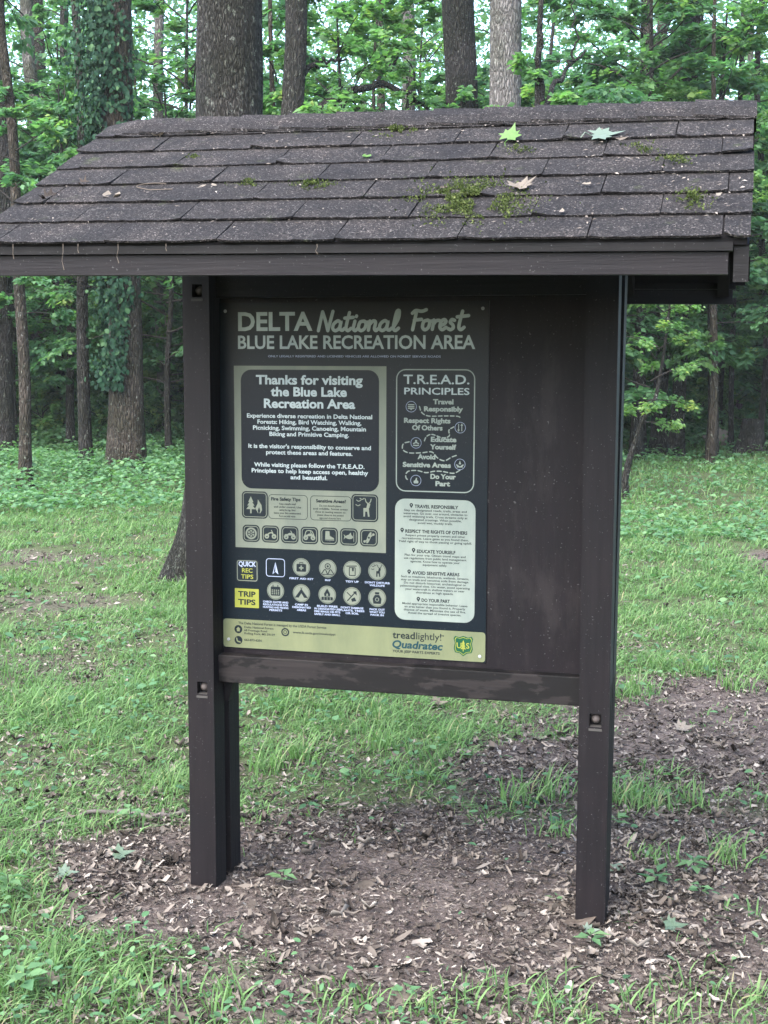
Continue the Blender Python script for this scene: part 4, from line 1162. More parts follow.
for k in range(500):
    px = r.uniform(-300, 1070); dep = r.uniform(28, 56)
    p = at(px, dep)
    if any(np.hypot(*(p - q)[:2]) < 3.2 for q in sp2): continue
    if 585 < px < 800 and dep < 42: continue
    sp2.append(p); kk = int(r.integers(0, 4))
    tree('forest_tree', p, 'tall straight trunk with a high green crown far back in the woods', TTR[kk], TALL[kk % 3][0], TALL[kk % 3][1], 'tall trees far back in the woods', r.uniform(0, 6.28), r.uniform(.85, 1.3)); n_tall += 1
    if n_tall >= 10: break

# far woods: one mass behind everything
r = np.random.default_rng(33); n = 300000
px = r.uniform(-400, 1170, n); dep = r.uniform(46, 72, n); h = 26*r.random(n)**1.05
C = np.array(CAM)[None] * np.array([1, 1, 0]) + RX[None]*((px - 384)/FPX*dep)[:, None] + np.array([-sin(YAW), cos(YAW), 0])[None]*dep[:, None]
cl = vnoise(px/38, h/2.2 + dep*.13, 4)
keep = cl > .12 + .22*sstep(7, 22, h)
C, h, cl = C[keep], h[keep], cl[keep]; C[:, 2] = ground_z(C[:, 0], C[:, 1]) + h
n = len(C); L = r.uniform(.14, .30, n)
V, F = leaves(C, unit(r.normal(0, 1, (n, 3))*np.array([1, 1, .5])), np.array([0, 0, .8]) + r.normal(0, .8, (n, 3)), L, L*.7)
fw = link('far_woods', mesh_np('far_woods', V, F, [M['leaf_far']], tint=np.repeat(np.clip(r.normal(.62, .2, n), 0, 1), 2)))
tag(fw, 'far mass of green leaves closing off the woods behind the trees', 'woods', kind='stuff')

# shrubs at the edge of the clearing
SH = []
for k in range(3):
    V, F, tt, lim = crown_data(150 + k, .08, .85 + .3*k, .75 + .15*k, 22, 2600 + 500*k, .105, shape='dome', rise=.7, droop=.5)
    SH.append((mesh_np('foliage', V, F, [M['leaf']], tint=tt), tubes_mesh('stems', lim, M['twig'], 4)))
r = np.random.default_rng(51); n = 0
for k in range(460):
    px = r.uniform(-260, 1050); dep = r.uniform(17, 38)
    if k < 70: px, dep = (r.uniform(-40, 190) if k % 2 else r.uniform(600, 800)), r.uniform(26, 40)
    if px < 330 and dep < 24.5: continue
    if 150 < px < 610 and dep < 18.5: continue
    if px > 590 and dep < 27: continue
    p = at(px, dep); o = empty('shrub', p, 'low green shrub in the leafy belt along the edge of the woods', 'shrub', 'shrubs along the edge of the woods')
    o.rotation_euler = (0, 0, r.uniform(0, 6.28)); o.scale = (r.uniform(.7, 1.15) if k >= 70 else r.uniform(1.1, 1.8),)*3
    q = SH[int(r.integers(0, 3))]; link('stems', q[1], o); link('foliage', q[0], o); n += 1
    if n >= 190: break

# ground cover: broad leaves, a belt before the woods and specks in the turf
r = np.random.default_rng(61)
def cover_pts(n, f):
    px = r.uniform(-150, 930, n); dep = f(n)
    p = np.array(CAM)[None]*np.array([1, 1, 0]) + RX[None]*((px - 384)/FPX*dep)[:, None] + np.array([-sin(YAW), cos(YAW), 0])[None]*dep[:, None]
    return p, px, dep
p, px, dep = cover_pts(190000, lambda n: 12.8 + 38*r.random(n)**1.5)
den = np.where(px < 560, sstep(12.5, 18.5, dep + 3.5*(vnoise(p[:, 0]*.8, p[:, 1]*.8, 2) - .5)), .12 + .5*sstep(.5, .75, vnoise(p[:, 0]*.7, p[:, 1]*.45, 8)) * sstep(23.5, 16, dep) + sstep(24, 27, dep))
keep = r.random(len(p)) < den; p, dep, px = p[keep], dep[keep], px[keep]; n = len(p)
hh = (.08 + .42*vnoise(p[:, 0]*1.3, p[:, 1]*1.3, 6)*sstep(14.5, 19, dep))*r.random(n)**.6; hh = np.where(px > 560, hh*np.where(dep > 24, 1, .45), hh)
p[:, 2] = ground_z(p[:, 0], p[:, 1]) + .04 + hh
L = r.uniform(.045, .105, n)*np.clip(dep/20, 1, 2.2); a_ = r.uniform(0, 2*pi, n)
V1, F1 = leaves(p, np.stack([np.cos(a_), np.sin(a_), r.uniform(-.5, .3, n)], 1), np.array([0, 0, 1.]) + r.normal(0, .35, (n, 3)), L, L*.7)
t1 = np.clip(r.normal(.5, .22, n), 0, 1)
p, px, dep = cover_pts(30000, lambda n: 3.2 + 12*r.random(n)**1.3)
g_ = 1 - bare(p[:, 0], p[:, 1]); keep = r.random(len(p)) < (.04 + .35*sstep(.50, .78, vnoise(p[:, 0]*1.4, p[:, 1]*1.4, 12)))*(.10 + g_*.9); p, dep = p[keep], dep[keep]; n = len(p)
p[:, 2] = ground_z(p[:, 0], p[:, 1]) + .015 + .07*r.random(n); L = r.uniform(.015, .042, n)*np.clip(dep/5, .8, 2); a_ = r.uniform(0, 2*pi, n)
V2, F2 = ovals(p, np.stack([np.cos(a_), np.sin(a_), r.uniform(-.3, .5, n)], 1), np.array([0, 0, 1.]) + r.normal(0, .35, (n, 3)), L, L*r.uniform(.3, .75, n))
t2 = np.clip(r.normal(.5, .22, n), 0, 1)
gc = link('ground_cover', mesh_np('ground_cover', np.vstack([V1, V2]), np.vstack([F1, F2 + len(V1)]), [M['cover']], tint=np.concatenate([np.repeat(t1, 2), np.repeat(np.clip(t2 - .08, 0, 1), 12)])))
tag(gc, 'low broad-leaved ground cover spreading between the grass and the woods', 'ground cover', kind='stuff')

# grass
r = np.random.default_rng(71)
def blades(p, H, Wd, lean, az, tint):
    n = len(p); d = np.stack([np.cos(az), np.sin(az), np.zeros(n)], 1); s_ = np.stack([-np.sin(az + .6), np.cos(az + .6), np.zeros(n)], 1)
    rows = []
    for k, (u, w) in enumerate(((0, .75), (.4, 1.0), (.75, .75), (1, .05))):
        c = p + d*(lean*H*u**1.8)[:, None]; c = c + np.array([0, 0, 1.])*(H*(u - .42*lean*u**2.4))[:, None]
        rows += [c - s_*(Wd*w/2)[:, None], c + s_*(Wd*w/2)[:, None]]
    V = np.stack(rows, 1).reshape(-1, 3); i = np.arange(n)[:, None]*8
    F = np.stack([np.hstack([i + 2*k, i + 2*k + 1, i + 2*k + 3, i + 2*k + 2]) for k in range(3)], 1).reshape(-1, 4)
    return V, F, np.repeat(tint, 3)
VV, FF, TT, c = [], [], [], 0
for (n, d0, d1, wd, hh) in ((56000, 3.0, 6.2, .0046, .056), (90000, 6.0, 10, .0052, .062), (110000, 9.8, 16, .0075, .075), (80000, 15.5, 30, .013, .10)):
    wide = 1.75 if d1 < 11 else 1.15
    nt_ = int(n*wide)//7
    px = 390 + r.uniform(-540, 540, nt_)*wide; dep = np.sqrt(r.uniform(d0**2, d1**2, nt_))
    q = np.array(CAM)[None]*np.array([1, 1, 0]) + RX[None]*((px - 384)/FPX*dep)[:, None] + np.array([-sin(YAW), cos(YAW), 0])[None]*dep[:, None]
    bb = bare(q[:, 0], q[:, 1]); pn = vnoise(q[:, 0]*1.7, q[:, 1]*1.7, 15)*.6 + vnoise(q[:, 0]*5, q[:, 1]*5, 16)*.4
    dens = (1 - sstep(.10, .85, bb))*(.34 + .66*sstep(.30, .60, pn)) + .035*sstep(.5, .7, pn)
    front = (q[:, 1] < -.50 - .15*(pn - .5)) ; dens = np.where(front, np.maximum(dens, .17*sstep(.45, .68, pn)), dens)
    dens = np.where((px < 560) & (dep > 17), dens*.4, dens)
    k_ = r.random(nt_) < dens; q = q[k_]; bb = bb[k_]; pn = pn[k_]; m_ = len(q)
    nb = 7; qq = np.repeat(q, nb, axis=0) + np.stack([r.normal(0, .022 + .0015*d1, m_*nb), r.normal(0, .022 + .0015*d1, m_*nb), np.zeros(m_*nb)], 1)
    qq[:, 2] = ground_z(qq[:, 0], qq[:, 1]) - .004
    cl_ = .45 + 1.5*vnoise(q[:, 0]*3.3, q[:, 1]*3.3, 44)**2 + .5*vnoise(q[:, 0]*11, q[:, 1]*11, 45)
    hs = np.repeat(hh*cl_*(.55 + .8*pn)*(1 - .35*bb)*r.uniform(.7, 1.3, m_), nb)*r.uniform(.45, 1.2, m_*nb)
    V, F, tt = blades(qq, hs, wd*r.uniform(.45, 1.7, m_*nb), r.uniform(.2, 1.7, m_*nb), r.uniform(0, 2*pi, m_*nb), np.clip(np.repeat(r.normal(.5, .14, m_), nb) + r.normal(0, .15, m_*nb), 0, 1))
    VV.append(V); FF.append(F + c); TT.append(tt); c += len(V)
for (px_, py_, nb, hh_) in ((637, 697, 40, .16), (520, 806, 60, .12), (548, 796, 60, .13), (612, 800, 60, .13), (640, 806, 60, .11), (690, 805, 50, .12), (345, 1000, 60, .06), (125, 1005, 60, .10), (220, 1008, 50, .10), (490, 1000, 45, .10), (560, 1012, 45, .10), (430, 1012, 50, .07),
                            (700, 672, 80, .15), (660, 668, 80, .15), (560, 835, 40, .08), (655, 862, 50, .08), (725, 862, 60, .11), (690, 990, 30, .07), (640, 1010, 35, .08), (740, 1005, 45, .08), (380, 750, 70, .14), (300, 760, 70, .13), (450, 745, 60, .12), (268, 770, 60, .14), (735, 690, 60, .13)):
    q = on_ground(px_, py_); m_ = nb
    qq = np.repeat(q[None], m_, 0) + np.stack([r.normal(0, .05, m_), r.normal(0, .05, m_), np.zeros(m_)], 1); qq[:, 2] = ground_z(qq[:, 0], qq[:, 1]) - .004
    V, F, tt = blades(qq, hh_*r.uniform(.5, 1.2, m_), .006*r.uniform(.6, 1.4, m_), r.uniform(.2, .95, m_), r.uniform(0, 2*pi, m_), np.clip(r.normal(.62, .18, m_), 0, 1))
    VV.append(V); FF.append(F + c); TT.append(tt); c += len(V)
gr_ = link('grass', mesh_np('grass', np.vstack(VV), np.vstack(FF), [M['grass']], tint=np.concatenate(TT), smooth=False))
tag(gr_, 'uneven green grass growing around the bare earth of the notice board', 'grass', kind='stuff')

# leaf litter
r = np.random.default_rng(81)
def chips(p, L, Wd, az, curl, tilt, roll, tint):
    """curled bits of dead leaf: 3 x 2 quads"""
    n = len(p); V = np.zeros((n, 9, 3)); jag = r.uniform(.6, 1.25, (n, 9))
    k = 0
    for u in (-.5, 0, .5):
        for w in (-.5, 0, .5):
            x = u*L*(1 if w == 0 else jag[:, k]*.85); y = w*Wd*(1.0 if u == 0 else .62)*jag[:, k]
            z = curl*(u*u*4*L*.22 + w*w*4*Wd*.3)
            y2 = y*np.cos(roll) - z*np.sin(roll); z2 = y*np.sin(roll) + z*np.cos(roll)
            x3 = x*np.cos(tilt) - z2*np.sin(tilt); z3 = x*np.sin(tilt) + z2*np.cos(tilt)
            V[:, k, 0] = p[:, 0] + x3*np.cos(az) - y2*np.sin(az); V[:, k, 1] = p[:, 1] + x3*np.sin(az) + y2*np.cos(az); V[:, k, 2] = p[:, 2] + z3
            k += 1
    i = np.arange(n)[:, None]*9
    F = np.stack([np.hstack([i + a, i + a + 1, i + a + 4, i + a + 3]) for a in (0, 1, 3, 4)], 1).reshape(-1, 4)
    return V.reshape(-1, 3), F, np.repeat(tint, 4)
VV, FF, TT, c = [], [], [], 0
for (n, d0, d1, L0, L1) in ((42000, 3.0, 5.6, .006, .018), (26000, 3.0, 5.6, .014, .040), (2600, 3.0, 6.0, .035, .070), (34000, 5.5, 9, .012, .042), (12000, 9, 16, .03, .07)):
    wide = 1.75 if d1 < 9.5 else 1.15
    n = int(n*wide); px = 390 + r.uniform(-540, 540, n)*wide; dep = np.sqrt(r.uniform(d0**2, d1**2, n))
    q = np.array(CAM)[None]*np.array([1, 1, 0]) + RX[None]*((px - 384)/FPX*dep)[:, None] + np.array([-sin(YAW), cos(YAW), 0])[None]*dep[:, None]
    bb = bare(q[:, 0], q[:, 1]); pn = vnoise(q[:, 0]*3, q[:, 1]*3, 25)
    worn_ = np.exp(-(((q[:, 0] + .30)/.42)**2 + ((q[:, 1] - .12)/.42)**2))      # swept spot under the board
    dens = (.40 + .60*sstep(.1, .7, bb))*(.45 + .75*pn)
    if L1 > .03: dens = dens*(1 - .80*worn_)
    k_ = r.random(n) < dens; q = q[k_]; m_ = len(q)
    L = r.uniform(L0, L1, m_); q[:, 2] = ground_z(q[:, 0], q[:, 1]) + .004 + r.random(m_)*.010
    V, F, tt = chips(q, L, L*r.uniform(.16, .55, m_), r.uniform(0, 6.28, m_), r.uniform(-1.1, 1.6, m_), r.normal(0, .28, m_), r.normal(0, .35, m_), np.clip(r.beta(1.3, 1.6, m_), 0, 1))
    VV.append(V); FF.append(F + c); TT.append(tt); c += len(V)
lt = link('leaf_litter', mesh_np('leaf_litter', np.vstack(VV), np.vstack(FF), [M['litter']], tint=np.concatenate(TT)))
tag(lt, 'brown and grey dead leaf litter strewn over the bare earth', 'leaf litter', kind='stuff')

# haze
mb = MB(); mb.box((-100, -12, -2), (100, 120, 48), M['soil']); hz = mb.build('haze'); hz.data.materials.clear()
hm = bpy.data.materials.new('haze_air'); hm.use_nodes = True; t = hm.node_tree
t.nodes.remove(t.nodes['Principled BSDF']); pv = N(t, 'ShaderNodeVolumePrincipled', Density=.0004); pv.inputs['Color'].default_value = (.86, .95, .97, 1)
t.links.new(pv.outputs[0], t.nodes['Material Output'].inputs['Volume']); hz.data.materials.append(hm)
tag(hz, 'pale damp air veiling the far woods', 'haze', kind='stuff')
# ------------------------------------------------------------------ small things on the roof
def on_roof(px, py, h=.014):
    d = Fv + R2*(px - 384)/FPX + U2*(512 - py)/FPX; c0 = np.array(CAM)
    nrm = np.array([0, -sin(SLOPE), cos(SLOPE)]); p0 = np.array(RP(0, 0, h)); k = nrm @ (p0 - c0)/(nrm @ d)
    return c0 + d*k


ROOF_N = np.array([0, -sin(SLOPE), cos(SLOPE)]); ROOF_U = np.array([0, cos(SLOPE), sin(SLOPE)]); EX = np.array([1., 0, 0])
MAPLE = [(0, 0), (.10, .06), (.42, -.06), (.34, .14), (.60, .30), (.38, .36), (.42, .56), (.20, .50), (.14, .66), (0, 1.0), (-.14, .66), (-.20, .50), (-.42, .56), (-.38, .36), (-.60, .30), (-.34, .14), (-.42, -.06), (-.10, .06)]
OVAL = [(0, 0), (.16, .15), (.24, .4), (.18, .72), (0, 1), (-.18, .72), (-.24, .4), (-.16, .15)]
BIT = [(0, 0), (.3, .1), (.26, .5), (.4, .8), (.05, .9), (-.3, .75), (-.22, .4), (-.34, .15)]


def leaf_thing(name, pos, up, fwd, size, mat, label, shape=MAPLE, curl=.25, stem=0.0, tint=.5, tilt=0.0, group=None, cat='leaf', seed=0):
    r = random.Random(seed + int(pos[0]*997 + pos[1]*331))
    up = np.array(up, float)/np.linalg.norm(up); fwd = np.array(fwd, float); fwd = fwd - up*(fwd @ up); fwd /= np.linalg.norm(fwd); sd = np.cross(fwd, up)
    fwd, up = fwd*cos(tilt) + up*sin(tilt), up*cos(tilt) - fwd*sin(tilt)
    V, F = [], []
    def pt(x, y): return sd*x*size + fwd*y*size + up*size*(curl*(x*x*1.6 + (y - .45)**2*.9) + r.uniform(-.02, .02)*abs(curl)*4)
    shape = [(x + r.uniform(-.05, .05), y + r.uniform(-.05, .05)) for x, y in shape]
    n = len(shape); V = [pt(0, .42)] + [pt(x, y) for x, y in shape]
    for k in range(n):      # an inner ring lets the blade bend
        x, y = shape[k]; V.append(pt(x*.5, .42 + (y - .42)*.5))
    for k in range(n):
        j = (k + 1) % n; F += [[0, 1 + n + k, 1 + n + j], [1 + n + k, 1 + k, 1 + j, 1 + n + j]]
    low = min(float(v @ up) for v in V); V = [v - up*low*.8 for v in V]
    base = np.array(pos)
    if stem:
        P = np.array([V[1], V[1] - fwd*size*stem*.5 + up*size*.1, V[1] - fwd*size*stem + sd*size*.12]); tv, tf = tube(P, [size*.02]*3, 4); c = len(V)
        V += list(tv); F += [[int(i) + c for i in f] for f in tf]
    me = mesh_np(name, np.array(V), F, [M[mat]]); a = me.attributes.new('tint', 'FLOAT', 'FACE'); a.data.foreach_set('value', np.clip(np.full(len(me.polygons), tint) + np.random.default_rng(seed).normal(0, .08, len(me.polygons)), 0, 1).astype(np.float32))
    o = link(name, me); o.location = base
    return tag(o, label, cat, group)


def roof_leaf(px, py, size, mat, label, **kw): return leaf_thing('fallen_leaf', on_roof(px, py), ROOF_N, kw.pop('fwd', ROOF_U), size, mat, label, **kw)


roof_leaf(508, 140, .060, 'fresh', 'bright green star-shaped leaf stuck upright on the shingles near the ridge', tilt=.55, curl=.1, stem=.5, tint=.7, fwd=ROOF_U + EX*.35)
roof_leaf(592, 136, .095, 'pale', 'large pale silvery leaf lying near the ridge, right of the green leaf', fwd=EX + ROOF_U*.3, curl=.08, stem=.3, tint=.8)
roof_leaf(615, 140, .035, 'dry', 'small tan curled leaf touching the large silvery leaf', fwd=EX, shape=OVAL, curl=.7, tint=.4)
roof_leaf(518, 184, .070, 'dry', 'big tan curled leaf on the right half of the roof, above the large moss', fwd=EX*.5 - ROOF_U, curl=.45, tint=.65)
roof_leaf(104, 198, .055, 'dry', 'cream curled leaf low on the left half of the roof', fwd=EX + ROOF_U*.1, shape=BIT, curl=.9, tint=1.0)
roof_leaf(120, 234, .042, 'dry', 'flat cream oval leaf close above the left eave', fwd=EX - ROOF_U*.2, shape=OVAL, curl=.15, tint=1.0)
roof_leaf(197, 188, .030, 'dry', 'small cream scrap on the left half of the roof, left one of two', fwd=EX + ROOF_U, shape=OVAL, curl=.3, tint=1.0)
roof_leaf(212, 184, .030, 'dry', 'small cream scrap on the left half of the roof, right one of two', fwd=EX - ROOF_U, shape=OVAL, curl=.3, tint=1.0)
roof_leaf(152, 137, .050, 'dry', 'whitish crumpled leaf sitting on the left end of the ridge', fwd=EX, shape=BIT, curl=1.1, tint=.9)
roof_leaf(80, 186, .040, 'dry', 'rusty brown crumpled leaf on the left part of the roof', fwd=EX, shape=MAPLE, curl=.8, tint=.0)
roof_leaf(44, 200, .055, 'litter', 'nearly black leaf at the dark hole on the far left of the roof', fwd=EX, shape=MAPLE, curl=.8, tint=.02)  # the dark of the hole is put into the leaf's near-black colour
roof_leaf(66, 172, .035, 'pale', 'small pale leaf at the left roof edge above the nearly black one', fwd=EX + ROOF_U, shape=OVAL, curl=.3, tint=.9)
roof_leaf(582, 184, .026, 'dry', 'small whitish scrap right of the big tan curled leaf', fwd=EX, shape=BIT, curl=.3, tint=.9)
roof_leaf(561, 213, .026, 'dry', 'small whitish scrap low on the roof right of the large moss', fwd=ROOF_U, shape=OVAL, curl=.3, tint=.9)
roof_leaf(718, 196, .022, 'dry', 'small white triangular scrap near the right verge of the roof', fwd=ROOF_U, shape=BIT, curl=.2, tint=.95)
roof_leaf(362, 157, .030, 'fresh', 'small yellow-green sprig lying under the ridge left of the middle', fwd=EX, shape=BIT, curl=.5, tint=.6)
roof_leaf(440, 188, .022, 'dry', 'small brown scrap just left of the large moss cushion', fwd=EX, shape=BIT, curl=.5, tint=.15)
# bits of bark, needles and dust blown onto the shingles
r = np.random.default_rng(97); n = 1500
xx_ = r.uniform(RXL + .03, RXR - .02, n); ss_ = r.uniform(.02, LS - .03, n); k_ = r.random(n) < .25 + .9*vnoise(xx_*3, ss_*4, 31)**2; xx_, ss_ = xx_[k_], ss_[k_]; n = len(xx_)
C = np.array([RP(x, q, .0125) for x, q in zip(xx_, ss_)]); a_ = r.uniform(0, 6.28, n)
L = r.uniform(.003, .016, n); V, F = leaves(C, EX*np.cos(a_)[:, None] + ROOF_U*np.sin(a_)[:, None], ROOF_N + r.normal(0, .2, (n, 3)), L, L*r.uniform(.12, .5, n))
rd = link('roof_debris', mesh_np('roof_debris', V, F, [M['litter']], tint=np.repeat(np.clip(r.beta(1.2, 1.2, n), 0, 1), 2)))
tag(rd, 'fine brown and pale plant debris scattered over the roof shingles', 'debris', kind='stuff')
# a curled dry tendril
mb = MB(); c_ = on_roof(152, 187, .02)
P = [c_ + EX*(.045*cos(a)) + ROOF_U*(.020*sin(a)) + ROOF_N*.004 for a in np.linspace(.5, 3.9, 14)] + [c_ + EX*k - ROOF_U*.022 for k in (.0, .035, .07)]
mb.tube(P, .0012, M['rootlet'], 5); tag(mb.build('dry_tendril'), 'thin curled dry tendril lying on the left half of the roof', 'twig')


def moss(px, py, wx, ws, n, seed, label):
    r = np.random.default_rng(seed); c0 = on_roof(px, py, .010)
    a = r.normal(0, 1, (n, 2)); k = vnoise(a[:, 0]*1.7 + seed, a[:, 1]*1.7, seed) > .50; a = a[k]; m_ = len(a)
    hgt = .012*np.exp(-(a**2).sum(1)*.45)
    p = EX*(a[:, 0]*wx*.42)[:, None] + ROOF_U*(a[:, 1]*ws*.42 - a[:, 0]*ws*.12)[:, None] + ROOF_N*(hgt*r.random(m_))[:, None]
    d = r.normal(0, 1, (m_, 3)) + ROOF_N*.6; L = r.uniform(.004, .011, m_)
    V, F = leaves(p, d, unit(np.cross(d, r.normal(0, 1, (m_, 3)))), L, L*.5)
    o = link('moss_cushion', mesh_np('moss_cushion', V, F, [M['moss']], tint=np.repeat(np.clip(r.normal(.5, .25, m_), 0, 1), 2))); o.location = c0
    return tag(o, label, 'moss')


moss(468, 200, .17, .16, 5200, 3, 'large bright green moss cushion on the lower middle of the roof')
moss(396, 131, .07, .07, 1100, 4, 'small moss tuft hugging the ridge left of the green leaf')
moss(313, 186, .08, .05, 700, 5, 'faint moss patch left of the large cushion, halfway up the roof')
moss(251, 184, .07, .04, 450, 6, 'faint moss speck on the left half of the roof')
moss(692, 199, .045, .07, 700, 7, 'small dark moss tuft near the right verge of the roof')
moss(645, 147, .05, .05, 450, 8, 'thin moss fringe under the silvery leaf, upper right of the roof')
moss(675, 160, .06, .03, 350, 9, 'thin moss fringe along a shingle edge at the upper right')
moss(195, 159, .07, .03, 350, 10, 'thin moss fringe under the left end of the ridge')
moss(520, 150, .05, .03, 300, 12, 'thin moss fringe below the bright green leaf')
# rootlets hanging from the left eave
for k, (px_, y0_, y1_) in enumerate(((13, 244, 259), (63, 244, 270), (78, 244, 253), (118, 244, 263), (166, 244, 251), (317, 244, 254))):
    d = Fv + R2*(px_ - 384)/FPX + U2*(512 - y0_)/FPX; q = np.array(CAM) + d*((-A_ - .004) - CAM[1])/d[1]; L = (y1_ - y0_)/395
    mb = MB(); mb.tube([q, q + [.002, -.004, -L*.3], q + [-.003*(k % 2), -.002, -L*.65], q + [.003, -.003, -L]], [.0008, .0007, .0007, .0011], M['rootlet'], 5)
    tag(mb.build('hanging_rootlet'), ('short pale rootlet hanging at the far left end of the eave', 'longest pale rootlet hanging from the left part of the eave', 'short hooked rootlet just right of the longest one', 'straight pale rootlet hanging left of the left post',
        'tiny rootlet hanging close to the top of the left post', 'tiny rootlet hanging from the eave above the sign title')[k], 'rootlet')

# ------------------------------------------------------------------ small things on the ground
def stick(pts, r0, r1, mat, label, name='fallen_stick', side_=None):
    P = [on_ground(*p) + np.array([0, 0, r0*1.0 + (p[2] if len(p) > 2 else 0)]) for p in [tuple(q[:2]) for q in pts]]
    P = np.array(P); u = np.linspace(0, len(P) - 1, 18); Q_ = np.stack([np.interp(u, np.arange(len(P)), P[:, i]) for i in range(3)], 1)
    Q_ += np.random.default_rng(int(pts[0][0])).normal(0, r0*.35, Q_.shape)
    mb = MB(); mb.tube(Q_, np.linspace(r0, r1, 18), M[mat], 7)
    return tag(mb.build(name, smooth=True), label, 'stick')


stick([(186, 817), (150, 822), (125, 816), (80, 820), (25, 836)], .014, .006, 'stick', 'long pale bare stick lying in the grass left of the left post')
stick([(236, 821), (255, 818), (264, 806)], .011, .004, 'twig', 'short dark hooked twig right of the left post')
stick([(613, 919), (650, 916), (688, 919)], .008, .006, 'stick', 'pale straight stick lying right of the right post')
stick([(370, 882), (395, 893), (415, 899)], .003, .002, 'stick', 'thin grey twig on the bare earth between the posts')
stick([(430, 868), (520, 872), (574, 884)], .003, .002, 'twig', 'long thin dark twig on the bare earth left of the right post', )
stick([(612, 896), (650, 908)], .004, .002, 'twig', 'thin dark twig just behind the pale straight stick')
stick([(515, 905), (560, 916)], .003, .002, 'twig', 'thin dark twig in front of the right post, on its left')
def seed_ball(px, py, rad_, label):
    mb = MB(); n = 60; r_ = random.Random(3); V, F = [], []
    for k in range(n):
        z = 1 - 2*(k + .5)/n; a = k*2.39996; q = math.sqrt(1 - z*z); d = np.array([q*cos(a), q*sin(a), z]); s_ = unit(np.cross(d, [.3, .5, .8])); t_ = np.cross(d, s_)
        c = len(V); V += [d*rad_*.85 + s_*rad_*.28, d*rad_*.85 - s_*rad_*.14 + t_*rad_*.24, d*rad_*.85 - s_*rad_*.14 - t_*rad_*.24, d*rad_*1.2]; F += [[c, c+1, c+3], [c+1, c+2, c+3], [c+2, c, c+3], [c, c+2, c+1]]
    o_ = on_ground(px, py) + np.array([0, 0, rad_]); mb.add([v + o_ for v in V], F, M['bark_dark']); return tag(mb.build('seed_ball'), label, 'seed ball')
seed_ball(167, 866, .018, 'round dark spiky seed ball left of the foot of the left post')
seed_ball(148, 869, .013, 'smaller dark seed ball beside the round spiky one')
seed_ball(307, 853, .014, 'dark seed ball lying alone in the middle of the bare earth')
UPZ = np.array([0, 0, 1.])
def ground_leaf(px, py, size, mat, label, **kw):
    return leaf_thing('fallen_leaf', on_ground(px, py) + np.array([0, 0, .012]), UPZ + np.array([kw.pop('tx', .0), -.25, 0]), kw.pop('fwd', np.array([1., .3, 0])), size, mat, label, **kw)
ground_leaf(57, 880, .075, 'pale', 'pale green star-shaped leaf at the edge of the grass on the left', curl=.2, tint=.5)
ground_leaf(112, 862, .085, 'pale', 'pale green leaf pair lying left of the seed ball', curl=.25, tint=.2, fwd=np.array([1, .6, 0]))
ground_leaf(584, 938, .05, 'pale', 'whitish crumpled leaf at the foot of the right post', curl=.6, tint=.9)
ground_leaf(562, 930, .10, 'dry', 'brown curled leaf leaning on the left side of the right post foot', curl=.6, tint=.2, shape=OVAL)
ground_leaf(606, 874, .07, 'pale', 'pale mint leaf just right of the right post', curl=.2, tint=.6, shape=BIT)
ground_leaf(664, 933, .075, 'pale', 'greyish broad leaf lying in front of the pale straight stick', curl=.3, tint=.1, shape=MAPLE)
ground_leaf(675, 733, .10, 'dry', 'cream leaf lying on the bare path right of the right post', curl=.3, tint=.9)
ground_leaf(430, 705, .10, 'dry', 'tan leaf half hidden in the grass under the bottom rail', curl=.5, tint=.4)
ground_leaf(40, 985, .08, 'dry', 'broad tan leaf near the lower left corner', curl=.3, tint=.5)
ground_leaf(305, 935, .06, 'dry', 'pinkish tan leaf flat on the litter in front of the left post', curl=.25, tint=.55, shape=OVAL)
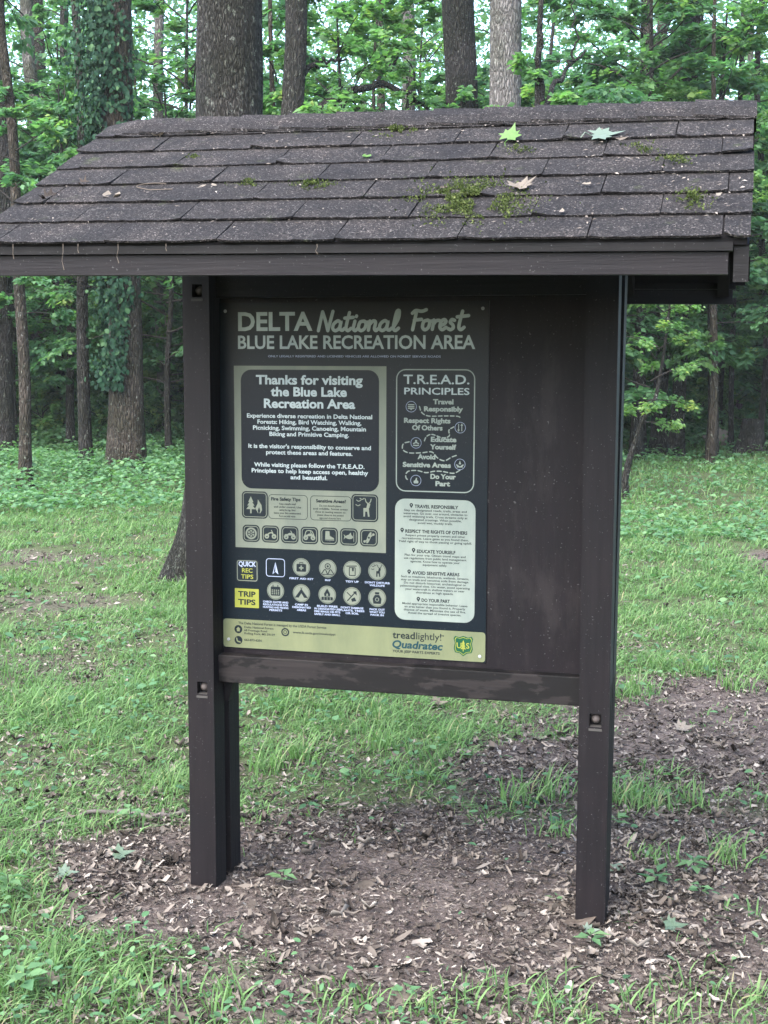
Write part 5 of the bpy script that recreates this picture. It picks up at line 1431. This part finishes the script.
ground_leaf(395, 1003, .075, 'dry', 'broad pinkish tan leaf at the bottom middle of the photo', curl=.2, tint=.45)
ground_leaf(575, 812, .08, 'dry', 'curled tan leaf just left of the right post in thin grass', curl=.5, tint=.6)
ground_leaf(712, 905, .07, 'dry', 'tan leaf lying at the right side of the bare earth', curl=.4, tint=.5, shape=OVAL)


def seedling(px, py, hgt, n, size, label, seed):
    r = np.random.default_rng(seed); q = on_ground(px, py)
    root = empty('seedling', q, label, 'seedling'); mb = MB(); C, Dv = [], []
    mb.tube([(0, 0, -.01), (.004, 0, hgt*.6), (0, .003, hgt)], [.0022, .0018, .0012], M['twig'], 5); mb.build('stem').parent = root
    a = np.arange(n)*2.4 + r.random(); z = hgt*(.55 + .45*np.arange(n)/n)
    C = np.stack([np.cos(a)*.006, np.sin(a)*.006, z], 1); D_ = np.stack([np.cos(a), np.sin(a), r.uniform(-.2, .35, n)], 1); L = size*r.uniform(.7, 1.15, n)
    V, F = leaves(C, D_, np.array([0, 0, 1.]) + r.normal(0, .2, (n, 3)), L, L*.62)
    link('leaves', mesh_np('leaves', V, F, [M['cover']], tint=np.repeat(np.clip(r.normal(.75, .15, n), 0, 1), 2)), root)


for k, (px_, py_, h_, n_, s_, lb) in enumerate(((590, 950, .05, 6, .05, 'bright green seedling in front of the right post'), (283, 888, .06, 7, .05, 'bright green seedling on the bare earth right of the left post'),
    (656, 895, .07, 9, .055, 'leafy green seedling behind the pale straight stick'), (692, 880, .07, 9, .055, 'leafy seedling at the right, behind the seedling by the stick'), (700, 905, .06, 7, .05, 'low seedling by the right side of the bare earth'),
    (405, 1000, .04, 5, .04, 'tiny seedling at the bottom middle of the photo'), (617, 828, .05, 6, .06, 'broad-leaved seedling just right of the right post in thin grass'), (555, 905, .03, 4, .03, 'tiny seedling left of the right post foot'),
    (25, 1000, .09, 9, .06, 'leafy weed near the lower left corner'), (8, 905, .10, 10, .065, 'broad-leaved weed at the left edge above the corner'), (130, 830, .08, 8, .055, 'leafy weed behind the bare stick on the left'))):
    seedling(px_, py_, h_, n_, s_, lb, 300 + k)
